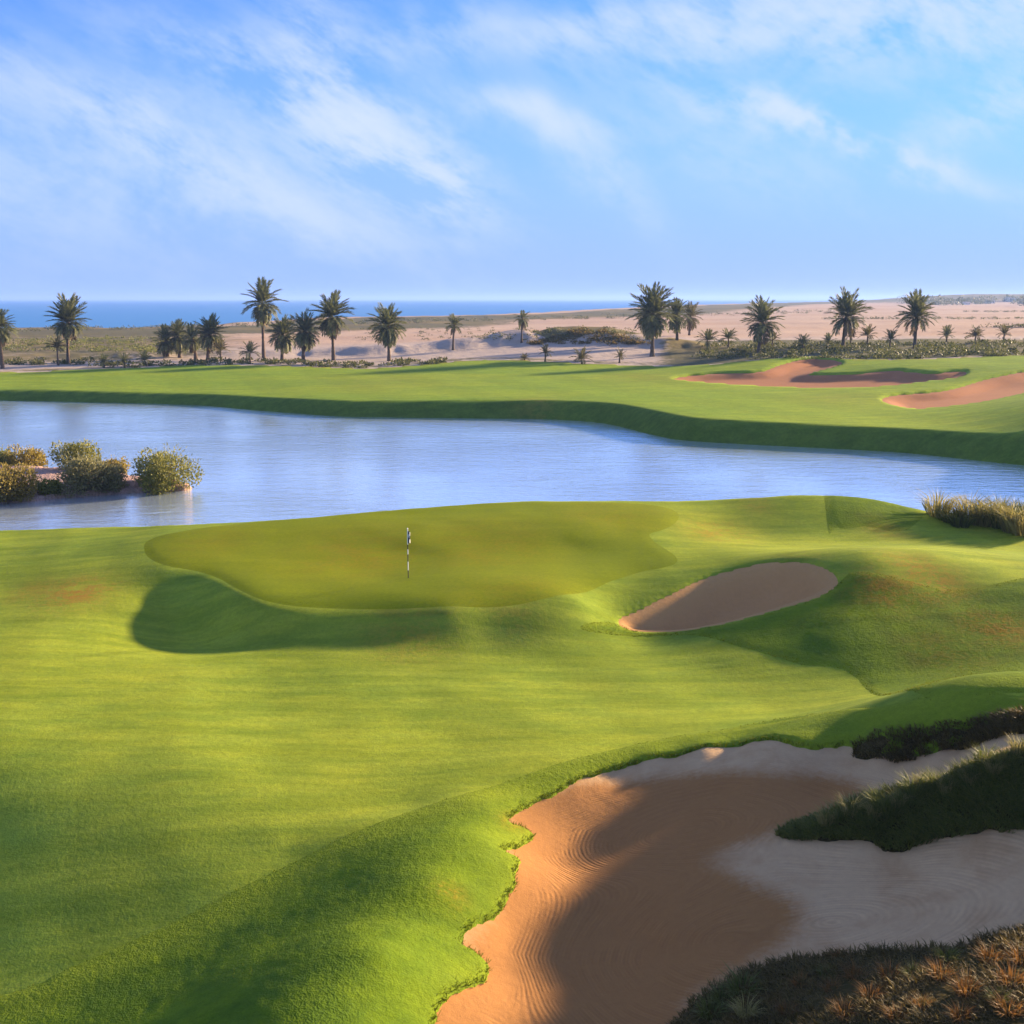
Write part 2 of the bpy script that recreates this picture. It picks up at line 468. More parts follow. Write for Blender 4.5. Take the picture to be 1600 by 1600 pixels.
# ================================================================ NEAR LAND
near_pts = [
    # putting green and its back edge
    (400, 932, 0.0), (700, 952, 0.05), (900, 935, 0.1), (600, 905, 0.1), (640, 868, 0.2), (640, 846, 0.6), (900, 862, 0.25), (900, 838, 0.75),
    (640, 812, 0.75), (900, 797, 0.95), (240, 868, 0.15), (270, 842, 0.35), (430, 818, 0.55), (1020, 868, 0.35), (1040, 806, 0.95), (420, 870, 0.2),
    (0, 830, -0.45), (150, 828, -0.25), (-300, 832, -0.6), (-700, 840, -0.9),
    # hollow in front of the green
    (270, 1000, -0.75), (450, 1015, -0.8), (600, 1020, -0.9), (180, 930, -0.35), (110, 900, -0.3), (20, 930, -0.65), (760, 1000, -0.85), (330, 945, -0.3), (520, 975, -0.4), (680, 980, -0.45),
    # fairway
    (0, 1050, -1.0), (-400, 1050, -1.0), (300, 1100, -1.15), (700, 1080, -1.15), (1000, 1050, -1.2), (700, 1150, -1.3), (300, 1200, -1.25), (0, 1200, -1.35),
    (1180, 1075, -1.2), (1000, 1120, -1.15), (920, 1010, -1.05), (-400, 1250, -2.0),
    # basin at lower left and the ridge along the big bunker
    (0, 1300, -1.9), (250, 1300, -1.6), (430, 1310, -1.45), (100, 1400, -2.2), (0, 1520, -2.7), (250, 1440, -2.1), (450, 1335, -1.6), (640, 1262, -1.35), (-400, 1450, -3.2),
    (860, 1208, -1.15), (950, 1188, -1.05),
    (300, 1560, -1.5), (450, 1470, -1.15), (560, 1390, -0.95), (680, 1310, -0.85), (760, 1260, -0.95),
    (480, 1600, -0.55), (600, 1500, -0.45), (690, 1400, -0.60), (760, 1320, -0.8),
    # bunker rim
    (790, 1282, -1.2), (805, 1340, -1.18), (715, 1470, -1.15), (670, 1590, -1.1), (985, 1190, -1.15), (900, 1222, -1.15),
    (1060, 1178, -1.05), (1150, 1165, -0.70), (1250, 1161, -0.25), (1330, 1160, 0.1),
    # bunker floor: falls away from the sun towards the lower left
    (1000, 1350, -1.45), (1000, 1260, -1.28), (1200, 1250, -0.60), (1150, 1450, -1.20), (930, 1450, -1.75), (850, 1560, -1.70), (1000, 1570, -1.75), (900, 1300, -1.62),
    (870, 1350, -1.68), (800, 1450, -1.50), (1080, 1400, -1.25), (1100, 1300, -1.05),
    # pale faces at the back and right of the bunker
    (1150, 1190, -0.95), (1040, 1205, -1.30), (960, 1225, -1.40), (1330, 1195, -0.45), (1400, 1202, -0.20), (1500, 1186, 0.35), (1600, 1160, 1.0),
    # bank behind the bunker
    (1600, 1103, 1.9), (1500, 1106, 1.5), (1400, 1116, 1.05), (1250, 1135, 0.30), (1170, 1148, -0.1), (1100, 1158, -0.45), (1030, 1168, -0.65), (1430, 1080, -0.2), (1600, 1070, 0.2), (1300, 1105, -0.9),
    # dune ridge in the bunker
    (1230, 1306, -0.60), (1300, 1276, -0.05), (1400, 1242, 0.55), (1500, 1210, 1.15), (1600, 1180, 1.8), (1300, 1312, -0.60), (1400, 1325, -0.40), (1500, 1306, 0.20), (1600, 1295, 0.65),
    (1140, 1340, -1.0), (1250, 1362, -0.85), (1400, 1392, -0.60), (1600, 1372, 0.15), (1600, 1430, 0.0), (1500, 1420, -0.35),
    # mound at lower right
    (1070, 1592, -1.50), (1180, 1518, -1.20), (1300, 1497, -0.90), (1450, 1488, -0.50), (1600, 1457, 0.05), (1300, 1560, -0.70), (1600, 1560, 0.25), (1200, 1600, -1.10), (1450, 1600, -0.10),
    # right-hand mounds
    (1260, 773, 1.45), (1100, 783, 0.95), (1400, 787, 0.95), (1170, 776, 1.2), (1100, 826, 0.40), (1200, 832, 0.25), (1300, 832, 0.25), (1440, 815, 0.35), (1180, 802, 0.85), (1340, 800, 0.9),
    (1350, 866, 1.35), (1500, 872, 1.1), (1600, 884, 0.8), (1300, 851, 0.05), (1450, 848, 0.1), (1600, 858, -0.1),
    (1400, 950, 0.25), (1300, 1000, -0.35), (1500, 1015, -0.35), (1600, 1040, -0.3), (1430, 1060, -0.75), (1250, 1040, -0.9), (1500, 930, 0.35), (1600, 930, 0.5),
    (1600, 830, 0.2), (1500, 800, 0.5), (1900, 800, 0.6), (1900, 900, 0.5), (1900, 1000, 0.4),
    # bunker beside the green
    (962, 972, -0.9), (1050, 922, -0.1), (1120, 892, 0.35), (1180, 877, 0.7), (1240, 871, 0.95), (1290, 879, 1.05), (1320, 902, 0.8), (1278, 942, 0.1), (1200, 966, -0.35), (1100, 990, -0.8), (1150, 935, -0.2), (1050, 998, -1.0),
    # out of frame
    (2000, 1100, 2.3), (2000, 1300, 0.9), (2000, 1500, -0.1), (1900, 1180, 1.8), (800, 1900, -1.3), (300, 1900, -1.0), (1300, 1900, -0.8), (1900, 1900, 0.0), (-300, 1900, -2.6), (-300, 1600, -3.2),
    (800, 2600, -0.5), (0, 2600, -0.6), (1800, 2600, 0.4),
]
T_near = TPS(near_pts)
near_shore = np.array([unproject(u, v, z) for (u, v, z) in [
    (-900, 838, -0.9), (-400, 830, -0.7), (0, 824, -0.4), (150, 822, -0.25), (300, 818, 0.2), (450, 808, 0.6), (600, 796, 0.75), (700, 788, 0.85), (800, 782, 0.95), (950, 780, 1.0), (1100, 779, 1.0),
    (1190, 773, 1.3), (1260, 770, 1.45), (1350, 777, 1.2), (1440, 788, 0.9), (1600, 795, 0.6), (2000, 790, 0.5), (2600, 790, 0.5)]])
near_land_poly = np.vstack([spline(near_shore, closed=False, per=4), [(90, 4), (-90, 4)]])


def H_near0(x, y):
    return T_near(x, y) + 0.05 * vnoise(x, y, 0.35, 3, 2)


GREEN_PX = [(225, 856), (233, 846), (262, 836), (330, 825), (430, 814), (560, 801), (700, 791), (800, 787), (900, 786), (1000, 789), (1040, 795), (1060, 805),
            (1055, 819), (1035, 830), (1015, 836), (1020, 846), (1040, 860), (1056, 872), (1056, 882), (1036, 889), (1000, 896), (950, 912), (900, 930), (820, 945), (740, 951), (640, 953), (520, 953),
            (450, 948), (400, 936), (365, 919), (340, 905), (305, 894), (260, 886), (232, 873)]
_hit0 = make_hit(H_near0, 9, 90)
GREEN = spline([_hit0(u, v) for (u, v) in GREEN_PX], True, 4)
HOLLOW_C = _hit0(350, 945)


def H_near(x, y):
    s = sdf(near_land_poly, x, y, 10.0)
    z = H_near0(x, y)
    # grassy hollow that drops away steeply from the front left edge of the green
    dx, dy = x - HOLLOW_C[0], y - HOLLOW_C[1]
    w = np.exp(-(dx / np.where(dx < 0, 3.8, 8.0)) ** 2 * 0.9 - (dy / np.where(dy < 0, 3.9, 9.0)) ** 2 * 0.9)
    z = z - 1.10 * w * smoothstep(sdf(GREEN, x, y, 8.0), 0.1, 3.0)
    t = np.maximum(s + 0.9, 0)
    return np.maximum(z - 0.32 * t * t / (0.45 * t + 1.0) * 1.6, -4.0)


hit_near = make_hit(H_near, 9, 90)


def poly_on(hit, pts, per=4):
    return spline([hit(u, v) for (u, v) in pts], True, per)


BUNK2 = poly_on(hit_near, [(966, 970), (985, 984), (1040, 987), (1100, 980), (1200, 956), (1270, 935), (1303, 917), (1308, 905), (1290, 890), (1250, 880), (1200, 881), (1150, 891), (1100, 906), (1050, 930), (1000, 955)])
rim1 = [(640, 1760), (672, 1605), (690, 1565), (764, 1522), (748, 1492), (716, 1474), (738, 1446), (775, 1430), (800, 1386), (808, 1342), (790, 1331), (831, 1310), (816, 1294), (794, 1281), (830, 1256), (880, 1236),
        (912, 1216), (985, 1196), (1060, 1181), (1150, 1167), (1250, 1166), (1325, 1164), (1345, 1178), (1430, 1180), (1500, 1166), (1600, 1141)]
BUNK1 = np.vstack([spline([hit_near(u, v) for (u, v) in rim1], False, 4), [(17, 31), (22, 30), (22, 9), (1, 9)]])
RIDGE = poly_on(hit_near, [(1216, 1305), (1255, 1285), (1300, 1271), (1400, 1240), (1500, 1209), (1600, 1177), (1800, 1150), (1900, 1300), (1600, 1296), (1550, 1295), (1500, 1303), (1440, 1318), (1395, 1327), (1345, 1312), (1300, 1310), (1250, 1311)])
LOWER = poly_on(hit_near, [(1058, 1605), (1100, 1556), (1180, 1516), (1240, 1504), (1300, 1496), (1400, 1491), (1500, 1481), (1600, 1456), (1800, 1440), (2000, 1700), (1500, 1900), (1000, 1900), (1030, 1700)])
BANK = spline([hit_near(u, v) for (u, v) in [(1338, 1172), (1352, 1158), (1420, 1143), (1500, 1132), (1600, 1116)]] + [unproject(1850, 1112, 2.5), unproject(1900, 1150, 2.2)] + [hit_near(u, v) for (u, v) in [(1600, 1147), (1500, 1171), (1430, 1185), (1345, 1183)]], True, 4)
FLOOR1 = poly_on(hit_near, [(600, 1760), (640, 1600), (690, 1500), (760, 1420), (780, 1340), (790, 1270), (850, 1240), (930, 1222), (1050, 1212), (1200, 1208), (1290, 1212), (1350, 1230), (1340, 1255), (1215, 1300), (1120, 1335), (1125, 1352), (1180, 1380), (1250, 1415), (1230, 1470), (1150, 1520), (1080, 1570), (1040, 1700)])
ROUGHS = [poly_on(hit_near, p) for p in [
    [(1262, 771), (1290, 800), (1306, 826), (1350, 824), (1440, 812), (1475, 800), (1440, 790), (1350, 779)],
    [(905, 985), (960, 975), (1000, 990), (1100, 984), (1200, 960), (1275, 938), (1312, 912), (1345, 895), (1500, 925), (1700, 905), (1900, 1000), (1800, 1085), (1600, 1086), (1510, 1090), (1435, 1087), (1340, 1063), (1250, 1041), (1160, 1014), (1085, 995), (1000, 997)],
    [(-600, 1900), (-500, 1640), (0, 1560), (100, 1520), (260, 1450), (420, 1370), (540, 1310), (640, 1272), (740, 1240), (860, 1200), (960, 1174), (1050, 1155), (1120, 1145), (1250, 1122), (1400, 1102), (1600, 1092), (1900, 1085), (2000, 1150), (1600, 1185), (1330, 1195), (1150, 1200), (1000, 1230), (860, 1300), (860, 1450), (760, 1700), (700, 1950)]]]

def gauss_spots(x, y, spots, hit):
    out = np.zeros_like(x)
    for (u, v, ru, w) in spots:
        cx, cy = hit(u, v)
        rad = ru / 1800.0 * cy
        out = np.maximum(out, w * np.exp(-(((x - cx) / rad) ** 2 + ((y - cy) / (rad * 1.3)) ** 2)))
    return out


NX, NY, NF = polar_grid(8.0, 92.0, 0.0062, R(-34), R(50), 0.0022)
NZ = H_near(NX, NY)
edge_n = 0.10 * vnoise(NX, NY, 2.2, 21, 3) + 0.05 * vnoise(NX, NY, 7.0, 5, 2)
s_b1 = np.maximum.reduce([sdf(BUNK1, NX, NY), -sdf(RIDGE, NX, NY), -sdf(LOWER, NX, NY)]) + edge_n
s_b2 = sdf(BUNK2, NX, NY) + 0.3 * edge_n
s_green = sdf(GREEN, NX, NY)
s_fair = -np.minimum.reduce([sdf(p, NX, NY) for p in ROUGHS])
s_scrub = np.minimum.reduce([sdf(RIDGE, NX, NY), sdf(LOWER, NX, NY), sdf(BANK, NX, NY)]) + edge_n
s_sand = np.minimum(s_b1, s_b2)
s_isle = np.minimum(sdf(RIDGE, NX, NY), sdf(LOWER, NX, NY))
dip = np.where(s_sand < 0, np.clip(s_sand * np.where(NY > 37, 1.8, 1.1), np.where(NY > 37, -1.4, -0.45), 0), np.clip(s_sand * np.where(NY > 37, 0.3, 0.7), 0, 0.06))
dry = gauss_spots(NX, NY, [(120, 928, 60, 0.95), (60, 925, 50, 0.5), (1440, 905, 70, 0.8), (1380, 925, 60, 0.8), (1560, 985, 60, 0.8), (1480, 1020, 80, 0.35), (640, 985, 90, 0.35), (800, 965, 60, 0.3),
                           (700, 1400, 30, 0.5), (800, 1290, 22, 0.6), (1180, 790, 30, 0.4), (1250, 880, 50, 0.3), (1120, 835, 60, 0.5), (1380, 830, 40, 0.4)], hit_near)
mow = NX * 1.15 + NY * 0.35 + 0.5 * vnoise(NX, NY, 0.08, 9, 2)
common = {'dry': dry, 'mow': mow}

o = sheet('fairway', NX, NY, NZ + dip - 0.10 * smoothstep(s_fair, 0.3, 1.0), NF, (s_fair < 0.8) & (s_green > -2.0) & (s_sand > -0.6) & (s_isle > 1.0), M_FAIR, common)
tag(o, kind='structure')
rough_h = np.clip(s_fair * np.where(NY > 37, 0.09, 0.2), -0.12, np.where(NY > 50, 0.07, 0.035))
rough_z = NZ + dip + np.minimum(rough_h, np.clip(s_green * 0.1, -0.12, 0.05)) + 0.010 * vnoise(NX, NY, 3.2, 31, 3) * smoothstep(s_fair, 0.2, 1.2)
rough_z = rough_z - 0.25 * (1 - smoothstep(s_scrub, -0.5, -0.2))
o = sheet('rough', NX, NY, rough_z, NF, (s_fair > -0.5) & (s_green > -0.7) & (s_sand > -0.6) & (s_scrub > -0.6) & (s_isle > 1.0), M_ROUGH, {**common, 'edge': 1 - smoothstep(s_fair, 0.05, np.where(NY < 33, 2.2, 0.5))})
tag(o, kind='structure')
gz = NZ + 0.06 + np.clip(-s_green * 0.045, -0.06, 0.022)
o = sheet('putting_green', NX, NY, gz, NF, s_green < 0.5, M_GREEN, {'dry': gauss_spots(NX, NY, [(560, 868, 120, 0.6), (760, 855, 120, 0.5), (330, 850, 80, 0.4), (950, 805, 90, 0.4), (800, 930, 120, 0.35)], hit_near), 'mow': mow})
tag(o, kind='structure')
o = sheet('dune_ground', NX, NY, NZ + np.where(s_scrub < 0, np.clip(-s_scrub * 0.6, 0, 0.10), np.clip(-s_scrub * 0.8, -0.3, 0)) + 0.07 * vnoise(NX, NY, 1.6, 77, 3), NF, s_scrub < 0.35, M_SCRUB, {'dry': 0.5 + 0.5 * vnoise(NX, NY, 0.9, 8, 2), 'mow': mow})
tag(o, kind='structure')

# sand of the big bunker, raked in swirls
BX, BY, BF = polar_grid(14.0, 44.0, 0.0042, R(-8), R(38), 0.0020)
BZ = H_near(BX, BY)
sb = sdf(BUNK1, BX, BY)
sf = sdf(FLOOR1, BX, BY)
cs = [hit_near(u, v) for (u, v) in [(1130, 1468), (1060, 1300), (1300, 1440), (700, 1640)]]
ds = np.stack([np.hypot((BX - c[0]) * k, BY - c[1]) + off for c, k, off in zip(cs, (0.8, 0.55, 0.6, 1.4), (0.0, 0.25, 0.1, 2.0))], 0)
e = np.exp(-ds * 0.9)
rake = (ds * e).sum(0) / e.sum(0) + 0.35 * np.clip(sb, -6, 0) + 0.10 * vnoise(BX, BY, 0.4, 4, 2)
rakew = smoothstep(-sb, 0.35, 0.9)
# soft wheel ruts near the left rim
BZ = BZ + 0.02 * vnoise(BX, BY, 1.2, 15, 3) * smoothstep(-sb, 0.0, 0.5)
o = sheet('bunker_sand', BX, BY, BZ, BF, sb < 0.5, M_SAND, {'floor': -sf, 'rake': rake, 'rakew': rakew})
tag(o, kind='structure')
GX, GY, GF = polar_grid(34.0, 62.0, 0.005, R(2), R(20), 0.0018)
GZ = H_near(GX, GY)
s2 = sdf(BUNK2, GX, GY)
GZ = GZ - 0.95 * smoothstep(-s2, 0.0, 1.7)
o = sheet('bunker_sand', GX, GY, GZ, GF, s2 < 0.4, M_SAND2, {'floor': -s2 - 0.6})
tag(o, kind='structure')

# ================================================================ FAR LAND
far_pts = [
    (0, 613, -1.0), (-500, 610, -1.0), (150, 616, -1.0), (300, 612, -0.9), (400, 622, -0.8), (520, 634, -0.6), (640, 634, -0.5), (780, 626, -0.3), (880, 624, -0.2), (960, 636, -0.2), (1040, 655, -0.2), (1120, 668, -0.2), (1200, 674, -0.2), (1400, 682, -0.2), (1600, 690, -0.1), (2100, 700, 0.0),
    (200, 596, -0.3), (0, 596, -0.4), (500, 603, -0.3), (800, 603, -0.05), (1000, 620, -0.1), (1200, 642, -0.2), (1400, 655, -0.2),
    (0, 582, 0.2), (200, 576, 0.4), (400, 571, 0.7), (500, 574, 0.6), (600, 577, 0.5), (690, 569, 0.9), (760, 563, 1.35), (850, 565, 1.2), (960, 571, 0.8), (1080, 571, 0.9), (-500, 582, 0.3),
    # far bunkers and mounds
    (1100, 592, 0.4), (1180, 585, 0.8), (1180, 566, 1.9), (1260, 560, 2.4), (1330, 575, 1.5), (1300, 600, 0.2), (1420, 590, 1.0), (1250, 590, 0.6), (1430, 572, 2.2), (1540, 566, 2.4), (1600, 556, 3.0), (1600, 588, 1.8), (1500, 606, 0.7), (1450, 630, 0.0), (1600, 600, 1.0), (1380, 615, 0.3), (1600, 640, 1.3), (1500, 660, 0.0),
    (1690, 640, 3.0), (1660, 622, 2.0), (1900, 620, 3.6), (2100, 580, 4.0),
    # waste sand and dunes behind
    (100, 560, 0.5), (0, 565, 0.4), (300, 556, 0.9), (450, 556, 0.9), (560, 555, 1.2), (640, 548, 1.8), (740, 545, 2.2), (850, 538, 3.0), (950, 535, 3.2), (1060, 540, 2.6), (1150, 545, 2.6),
    (1250, 540, 3.2), (1400, 540, 3.2), (1550, 540, 3.4), (1600, 530, 4.0), (2100, 530, 4.5),
    (100, 540, 0.6), (250, 530, 0.8), (400, 530, 0.8), (600, 528, 1.0), (760, 525, 1.8), (900, 522, 2.0), (1000, 515, 2.5), (1200, 515, 3.0), (1400, 510, 3.5), (1600, 510, 3.8),
    (-500, 535, 0.6), (0, 525, -0.2), (250, 520, 0.0), (600, 508, 0.5), (760, 505, 0.8), (900, 500, 1.2), (1100, 492, 2.0), (1300, 490, 2.8), (1600, 488, 3.5), (1300, 482, 3.5), (1600, 479, 4.5), (2200, 480, 5.0), (2200, 500, 4.5),
]
T_far = TPS(far_pts, 2e-3)
far_shore = np.array([unproject(u, v, WATER_Z) for (u, v) in [(-900, 622), (-400, 624), (0, 626), (150, 629), (300, 633), (400, 641), (520, 650), (600, 652), (800, 654), (880, 656), (950, 662), (1040, 683), (1100, 690), (1250, 698), (1400, 706), (1500, 716), (1600, 726), (2000, 760), (2600, 800)]])
coast = np.array([unproject(u, v, WATER_Z) for (u, v) in [(-1500, 517), (-400, 517), (0, 516.5), (250, 515), (350, 508), (480, 503), (600, 501), (760, 498), (880, 492), (1000, 487), (1100, 482.5), (1250, 478), (1400, 473)]])
far_poly = np.vstack([spline(far_shore, False, 4), [(900, 200), (9000, 3000), (9000, 9000), (2500, 9000)], spline(coast, False, 3)[::-1]])
MOUND_C = unproject(918, 524, 4.2)


RIDGE_B, RIDGE_Y, RIDGE_Hh = [], [], []
for (u, v, zz, hh) in [(-300, 552, 1.5, 0.0), (0, 556, 1.2, 0.6), (120, 553, 1.5, 1.2), (230, 552, 1.5, 0.8), (380, 548, 1.8, 1.3), (470, 545, 2.2, 1.7), (560, 544, 2.4, 1.8), (640, 541, 2.8, 2.0), (740, 536, 3.2, 2.3), (850, 530, 3.8, 2.4), (960, 532, 3.8, 2.2), (1060, 537, 3.3, 1.6), (1130, 541, 3.0, 0.5), (1300, 545, 3.0, 0.0)]:
    _x, _y = unproject(u, v, zz)
    RIDGE_B.append(_x / _y); RIDGE_Y.append(_y); RIDGE_Hh.append(hh)


def H_far(x, y):
    x = np.asarray(x, float); y = np.asarray(y, float)
    z = np.clip(T_far(x, y), -1.6, 9.0)
    # dunes of waste sand whose steep sides face the fairway
    b_ = x / np.maximum(y, 1.0)
    dyr = y - np.interp(b_, RIDGE_B, RIDGE_Y) - 3.0 * vnoise(b_ * 60, b_ * 0, 1.0, 88, 2)
    z = z + np.interp(b_, RIDGE_B, RIDGE_Hh) * np.exp(-(dyr / np.where(dyr < 0, 4.6, 14.0)) ** 2) * (0.8 + 0.35 * vnoise(b_ * 40, b_ * 0 + 3, 1.0, 89, 2))
    z = z + 2.6 * np.exp(-((x - MOUND_C[0]) / 13.0) ** 2 - ((y - MOUND_C[1]) / 16.0) ** 2)
    dist = np.hypot(x, y)
    z = z + 0.35 * vnoise(x, y, 0.07, 41, 3) * smoothstep(dist, 215, 260) + 0.8 * vnoise(x, y, 0.02, 43, 3) * smoothstep(dist, 330, 460)
    # low hazy hills inland, far to the right
    bear = x / np.maximum(y, 1)
    hill = smoothstep(dist, 1700, 2600) * smoothstep(bear, 0.27, 0.40) * (16 + 9 * vnoise(x, y, 0.0016, 51, 3))
    z = z + hill
    s = sdf(far_poly, x, y, 40.0)
    fall = smoothstep(s, -2.4, 2.2)
    fall = np.where(dist > 330, smoothstep(s, -22, 8), fall)
    return z * (1 - fall) + (-3.4) * fall


hit_far = make_hit(H_far, 85, 4200)
FX, FY, FF = polar_grid(84.0, 5200.0, 0.0105, R(-34), R(44), 0.0026)
FZ = H_far(FX, FY)
TURF = spline([hit_far(u, v) for (u, v) in [(-600, 585), (0, 583), (100, 579), (200, 576), (300, 572), (400, 572), (480, 574), (560, 577), (640, 573), (700, 567), (760, 563), (850, 566), (960, 571), (1060, 573), (1140, 568), (1200, 562), (1260, 558), (1330, 562), (1420, 563), (1500, 560), (1600, 556), (1900, 550)]], False, 3)
TURF = np.vstack([TURF, [(260, 150), (160, 60), (-160, 60), (-260, 150)]])
BUNKB = poly_on(hit_far, [(1052, 594), (1075, 588), (1130, 584), (1185, 582), (1215, 572), (1255, 562), (1290, 562), (1318, 567), (1300, 575), (1265, 586), (1330, 585), (1400, 580), (1420, 582), (1460, 584), (1510, 580), (1500, 590), (1440, 598), (1380, 605), (1300, 608), (1220, 606), (1130, 601)])
BUNKC = poly_on(hit_far, [(1376, 626), (1400, 618), (1470, 612), (1530, 596), (1570, 587), (1605, 581), (1660, 580), (1670, 600), (1600, 616), (1540, 629), (1470, 638), (1420, 640)])
SHADE = None
s_t = sdf(TURF, FX, FY, 30)
s_fb = np.minimum(sdf(BUNKB, FX, FY), sdf(BUNKC, FX, FY))
far_dip = np.clip(s_fb * 0.9, -1.6, 0.12)
turf_z = FZ + np.clip(-s_t * 0.25, -0.6, 0.12) + far_dip
o = sheet('far_fairway', FX, FY, turf_z, FF, (s_t < 1.5) & (s_fb > -1.2), M_FARTURF,
          {'dry': gauss_spots(FX, FY, [(1000, 592, 80, 0.4), (1300, 625, 80, 0.35), (600, 600, 120, 0.3), (840, 628, 40, 0.5)], hit_far) + 0.9 * smoothstep(s_t, -2.5, 0.0), 'mow': FX * 0.55 + FY * 0.22, 'edge': smoothstep(sdf(far_poly, FX, FY, 12.0), -3.4, -1.6)})
tag(o, kind='structure')
for poly in (BUNKB, BUNKC):
    lo, hi = poly.min(0) - 2, poly.max(0) + 2
    th0, th1 = math.atan2(lo[0], hi[1]), math.atan2(hi[0], lo[1])
    r0, r1 = math.hypot(max(lo[0], 0), lo[1]) * 0.98, math.hypot(hi[0], hi[1])
    x_, y_, f_ = polar_grid(r0, r1, 0.004, th0, th1, 0.0018)
    s_ = sdf(poly, x_, y_)
    o = sheet('bunker_sand', x_, y_, H_far(x_, y_) - 0.6 * smoothstep(-s_, 0, 3.2), f_, s_ < 0.8, M_SAND3, {'floor': -s_ - 0.3})
    tag(o, kind='structure')


def desert_material():
    m, N = material('desert_sand')
    geo = N.n('ShaderNodeNewGeometry')
    pos = geo.outputs['Position']
    n0 = N.noise(pos, 0.012, 4, 0.6, 0.3)
    n1 = N.noise(pos, 0.09, 5, 0.62, 0.4)
    n2 = N.noise(pos, 0.7, 4, 0.65)
    grey = N.attr('waste').outputs['Fac']
    col = N.mix(N.smooth(n0, 0.35, 0.7), (0.45, 0.325, 0.225), (0.40, 0.27, 0.18))
    col = N.mix(grey, col, (0.42, 0.34, 0.27))
    veg = N.attr('veg').outputs['Fac']
    vf = N.m('MULTIPLY', N.smooth(N.m('ADD', N.m('MULTIPLY', veg, 0.62), N.m('MULTIPLY', N.m('ADD', n1, n2), 0.5)), 0.72, 0.92), 0.9)
    vc = N.mix(N.smooth(n2, 0.35, 0.65), (0.105, 0.100, 0.030), (0.055, 0.060, 0.022))
    vc = N.mix(N.smooth(n0, 0.45, 0.65), vc, (0.16, 0.125, 0.035))
    col = N.mix(vf, col, vc)
    v = N.m('ADD', 0.78, N.m('MULTIPLY', n2, 0.44))
    col = N.mix(1.0, col, N.n('ShaderNodeCombineColor', None, Red=v, Green=v, Blue=v).outputs[0], 'MULTIPLY')
    finish(N, col, 0.95, N.m('ADD', n2, N.m('MULTIPLY', n1, 2.0)), 0.5, 0.35, 0.05)
    return m


dist_f = np.hypot(FX, FY)
bear_f = FX / FY
mound = np.exp(-((FX - MOUND_C[0]) / 16.0) ** 2 - ((FY - MOUND_C[1]) / 19.0) ** 2)
s_coast = sdf(far_poly, FX, FY, 260.0)
veg = 1.6 * smoothstep(mound, 0.25, 0.5)
veg = np.maximum(veg, 0.95 * smoothstep(-s_coast, 25, 60) * (1 - smoothstep(-s_coast, 120, 200)) * smoothstep(dist_f, 300, 380))            # scrub belt above the beach
veg = np.maximum(veg, 0.66 * (1 - smoothstep(bear_f, -0.32, -0.10)) * smoothstep(dist_f, 215, 240))                                        # scrubby ground on the left
veg = np.maximum(veg, 1.2 * smoothstep(bear_f, 0.10, 0.17) * smoothstep(s_t, 0, 4) * (1 - smoothstep(dist_f, 240, 275)))                      # hedge-like scrub on the right
veg = np.maximum(veg, 0.75 * smoothstep(dist_f, 1500, 2200))
veg = np.maximum(veg, 0.55 * smoothstep(s_t, 0, 2) * (1 - smoothstep(s_t, 4, 9)))
o = sheet('desert', FX, FY, FZ - np.where((s_t < -1.5), 0.3, 0.0) - 1.9 * smoothstep(-s_fb, -1.0, 0.5), FF, s_t > -3, desert_material(),
          {'veg': veg, 'waste': (1 - smoothstep(dist_f, 255, 290)) * smoothstep(mound, 1.0, 0.1)})
tag(o, kind='structure')


# ---------------------------------------------------------------- water
def water_material(name, deep, near_rip, bump_s, rough, spec, stretch, ior, metal=0.0):
    m, N = material(name)
    geo = N.n('ShaderNodeNewGeometry')
    pos = geo.outputs['Position']
    mp = N.n('ShaderNodeMapping', None, Vector=pos, Scale=stretch)
    a = N.noise(mp.outputs[0], near_rip, 4, 0.65, 0.4)
    b = N.noise(mp.outputs[0], near_rip * 0.22, 3, 0.6, 0.3)
    calm = N.smooth(N.noise(pos, 0.035, 3, 0.5), 0.35, 0.65)
    h = N.m('MULTIPLY', N.m('ADD', a, N.m('MULTIPLY', b, 2.2)), N.m('ADD', 0.45, N.m('MULTIPLY', calm, 0.75)))
    p = N.n('ShaderNodeBsdfPrincipled')
    N.set(p, 'Base Color', deep); N.set(p, 'Roughness', rough); N.set(p, 'Metallic', metal); N.set(p, 'IOR', ior); N.set(p, 'Specular IOR Level', spec)
    bp = N.n('ShaderNodeBump', None, Strength=bump_s, Distance=0.12, Height=h)
    N.link(bp.outputs[0], p.inputs['Normal'])
    o = N.n('ShaderNodeOutputMaterial')
    N.link(p.outputs[0], o.inputs[0])
    return m


def quad(name, x0, x1, y0, y1, z, mat):
    V = np.array([(x0, y0, z), (x1, y0, z), (x1, y1, z), (x0, y1, z)])
    return mesh_obj(name, V, np.array([[0, 1, 2, 3]]), mat)


lake_v = np.vstack([near_shore - (0, 0.6), [(260, 60), (260, 230), (-260, 230), (-260, 70)]])
o = mesh_obj('lake', np.column_stack([lake_v, np.full(len(lake_v), WATER_Z)]), [list(range(len(lake_v)))],
             water_material('lake_water', (0.76, 0.91, 1.0), 2.8, 0.36, 0.04, 1.0, (0.5, 1.5, 1), 1.5, 0.72), smooth=False)
tag(o, kind='structure')
o = quad('sea', -20000, 20000, 300, 20000, WATER_Z - 0.02, water_material('sea_water', (0.02, 0.17, 0.40), 0.5, 0.2, 0.35, 0.2, (0.5, 1.2, 1), 1.33))
tag(o, kind='structure')

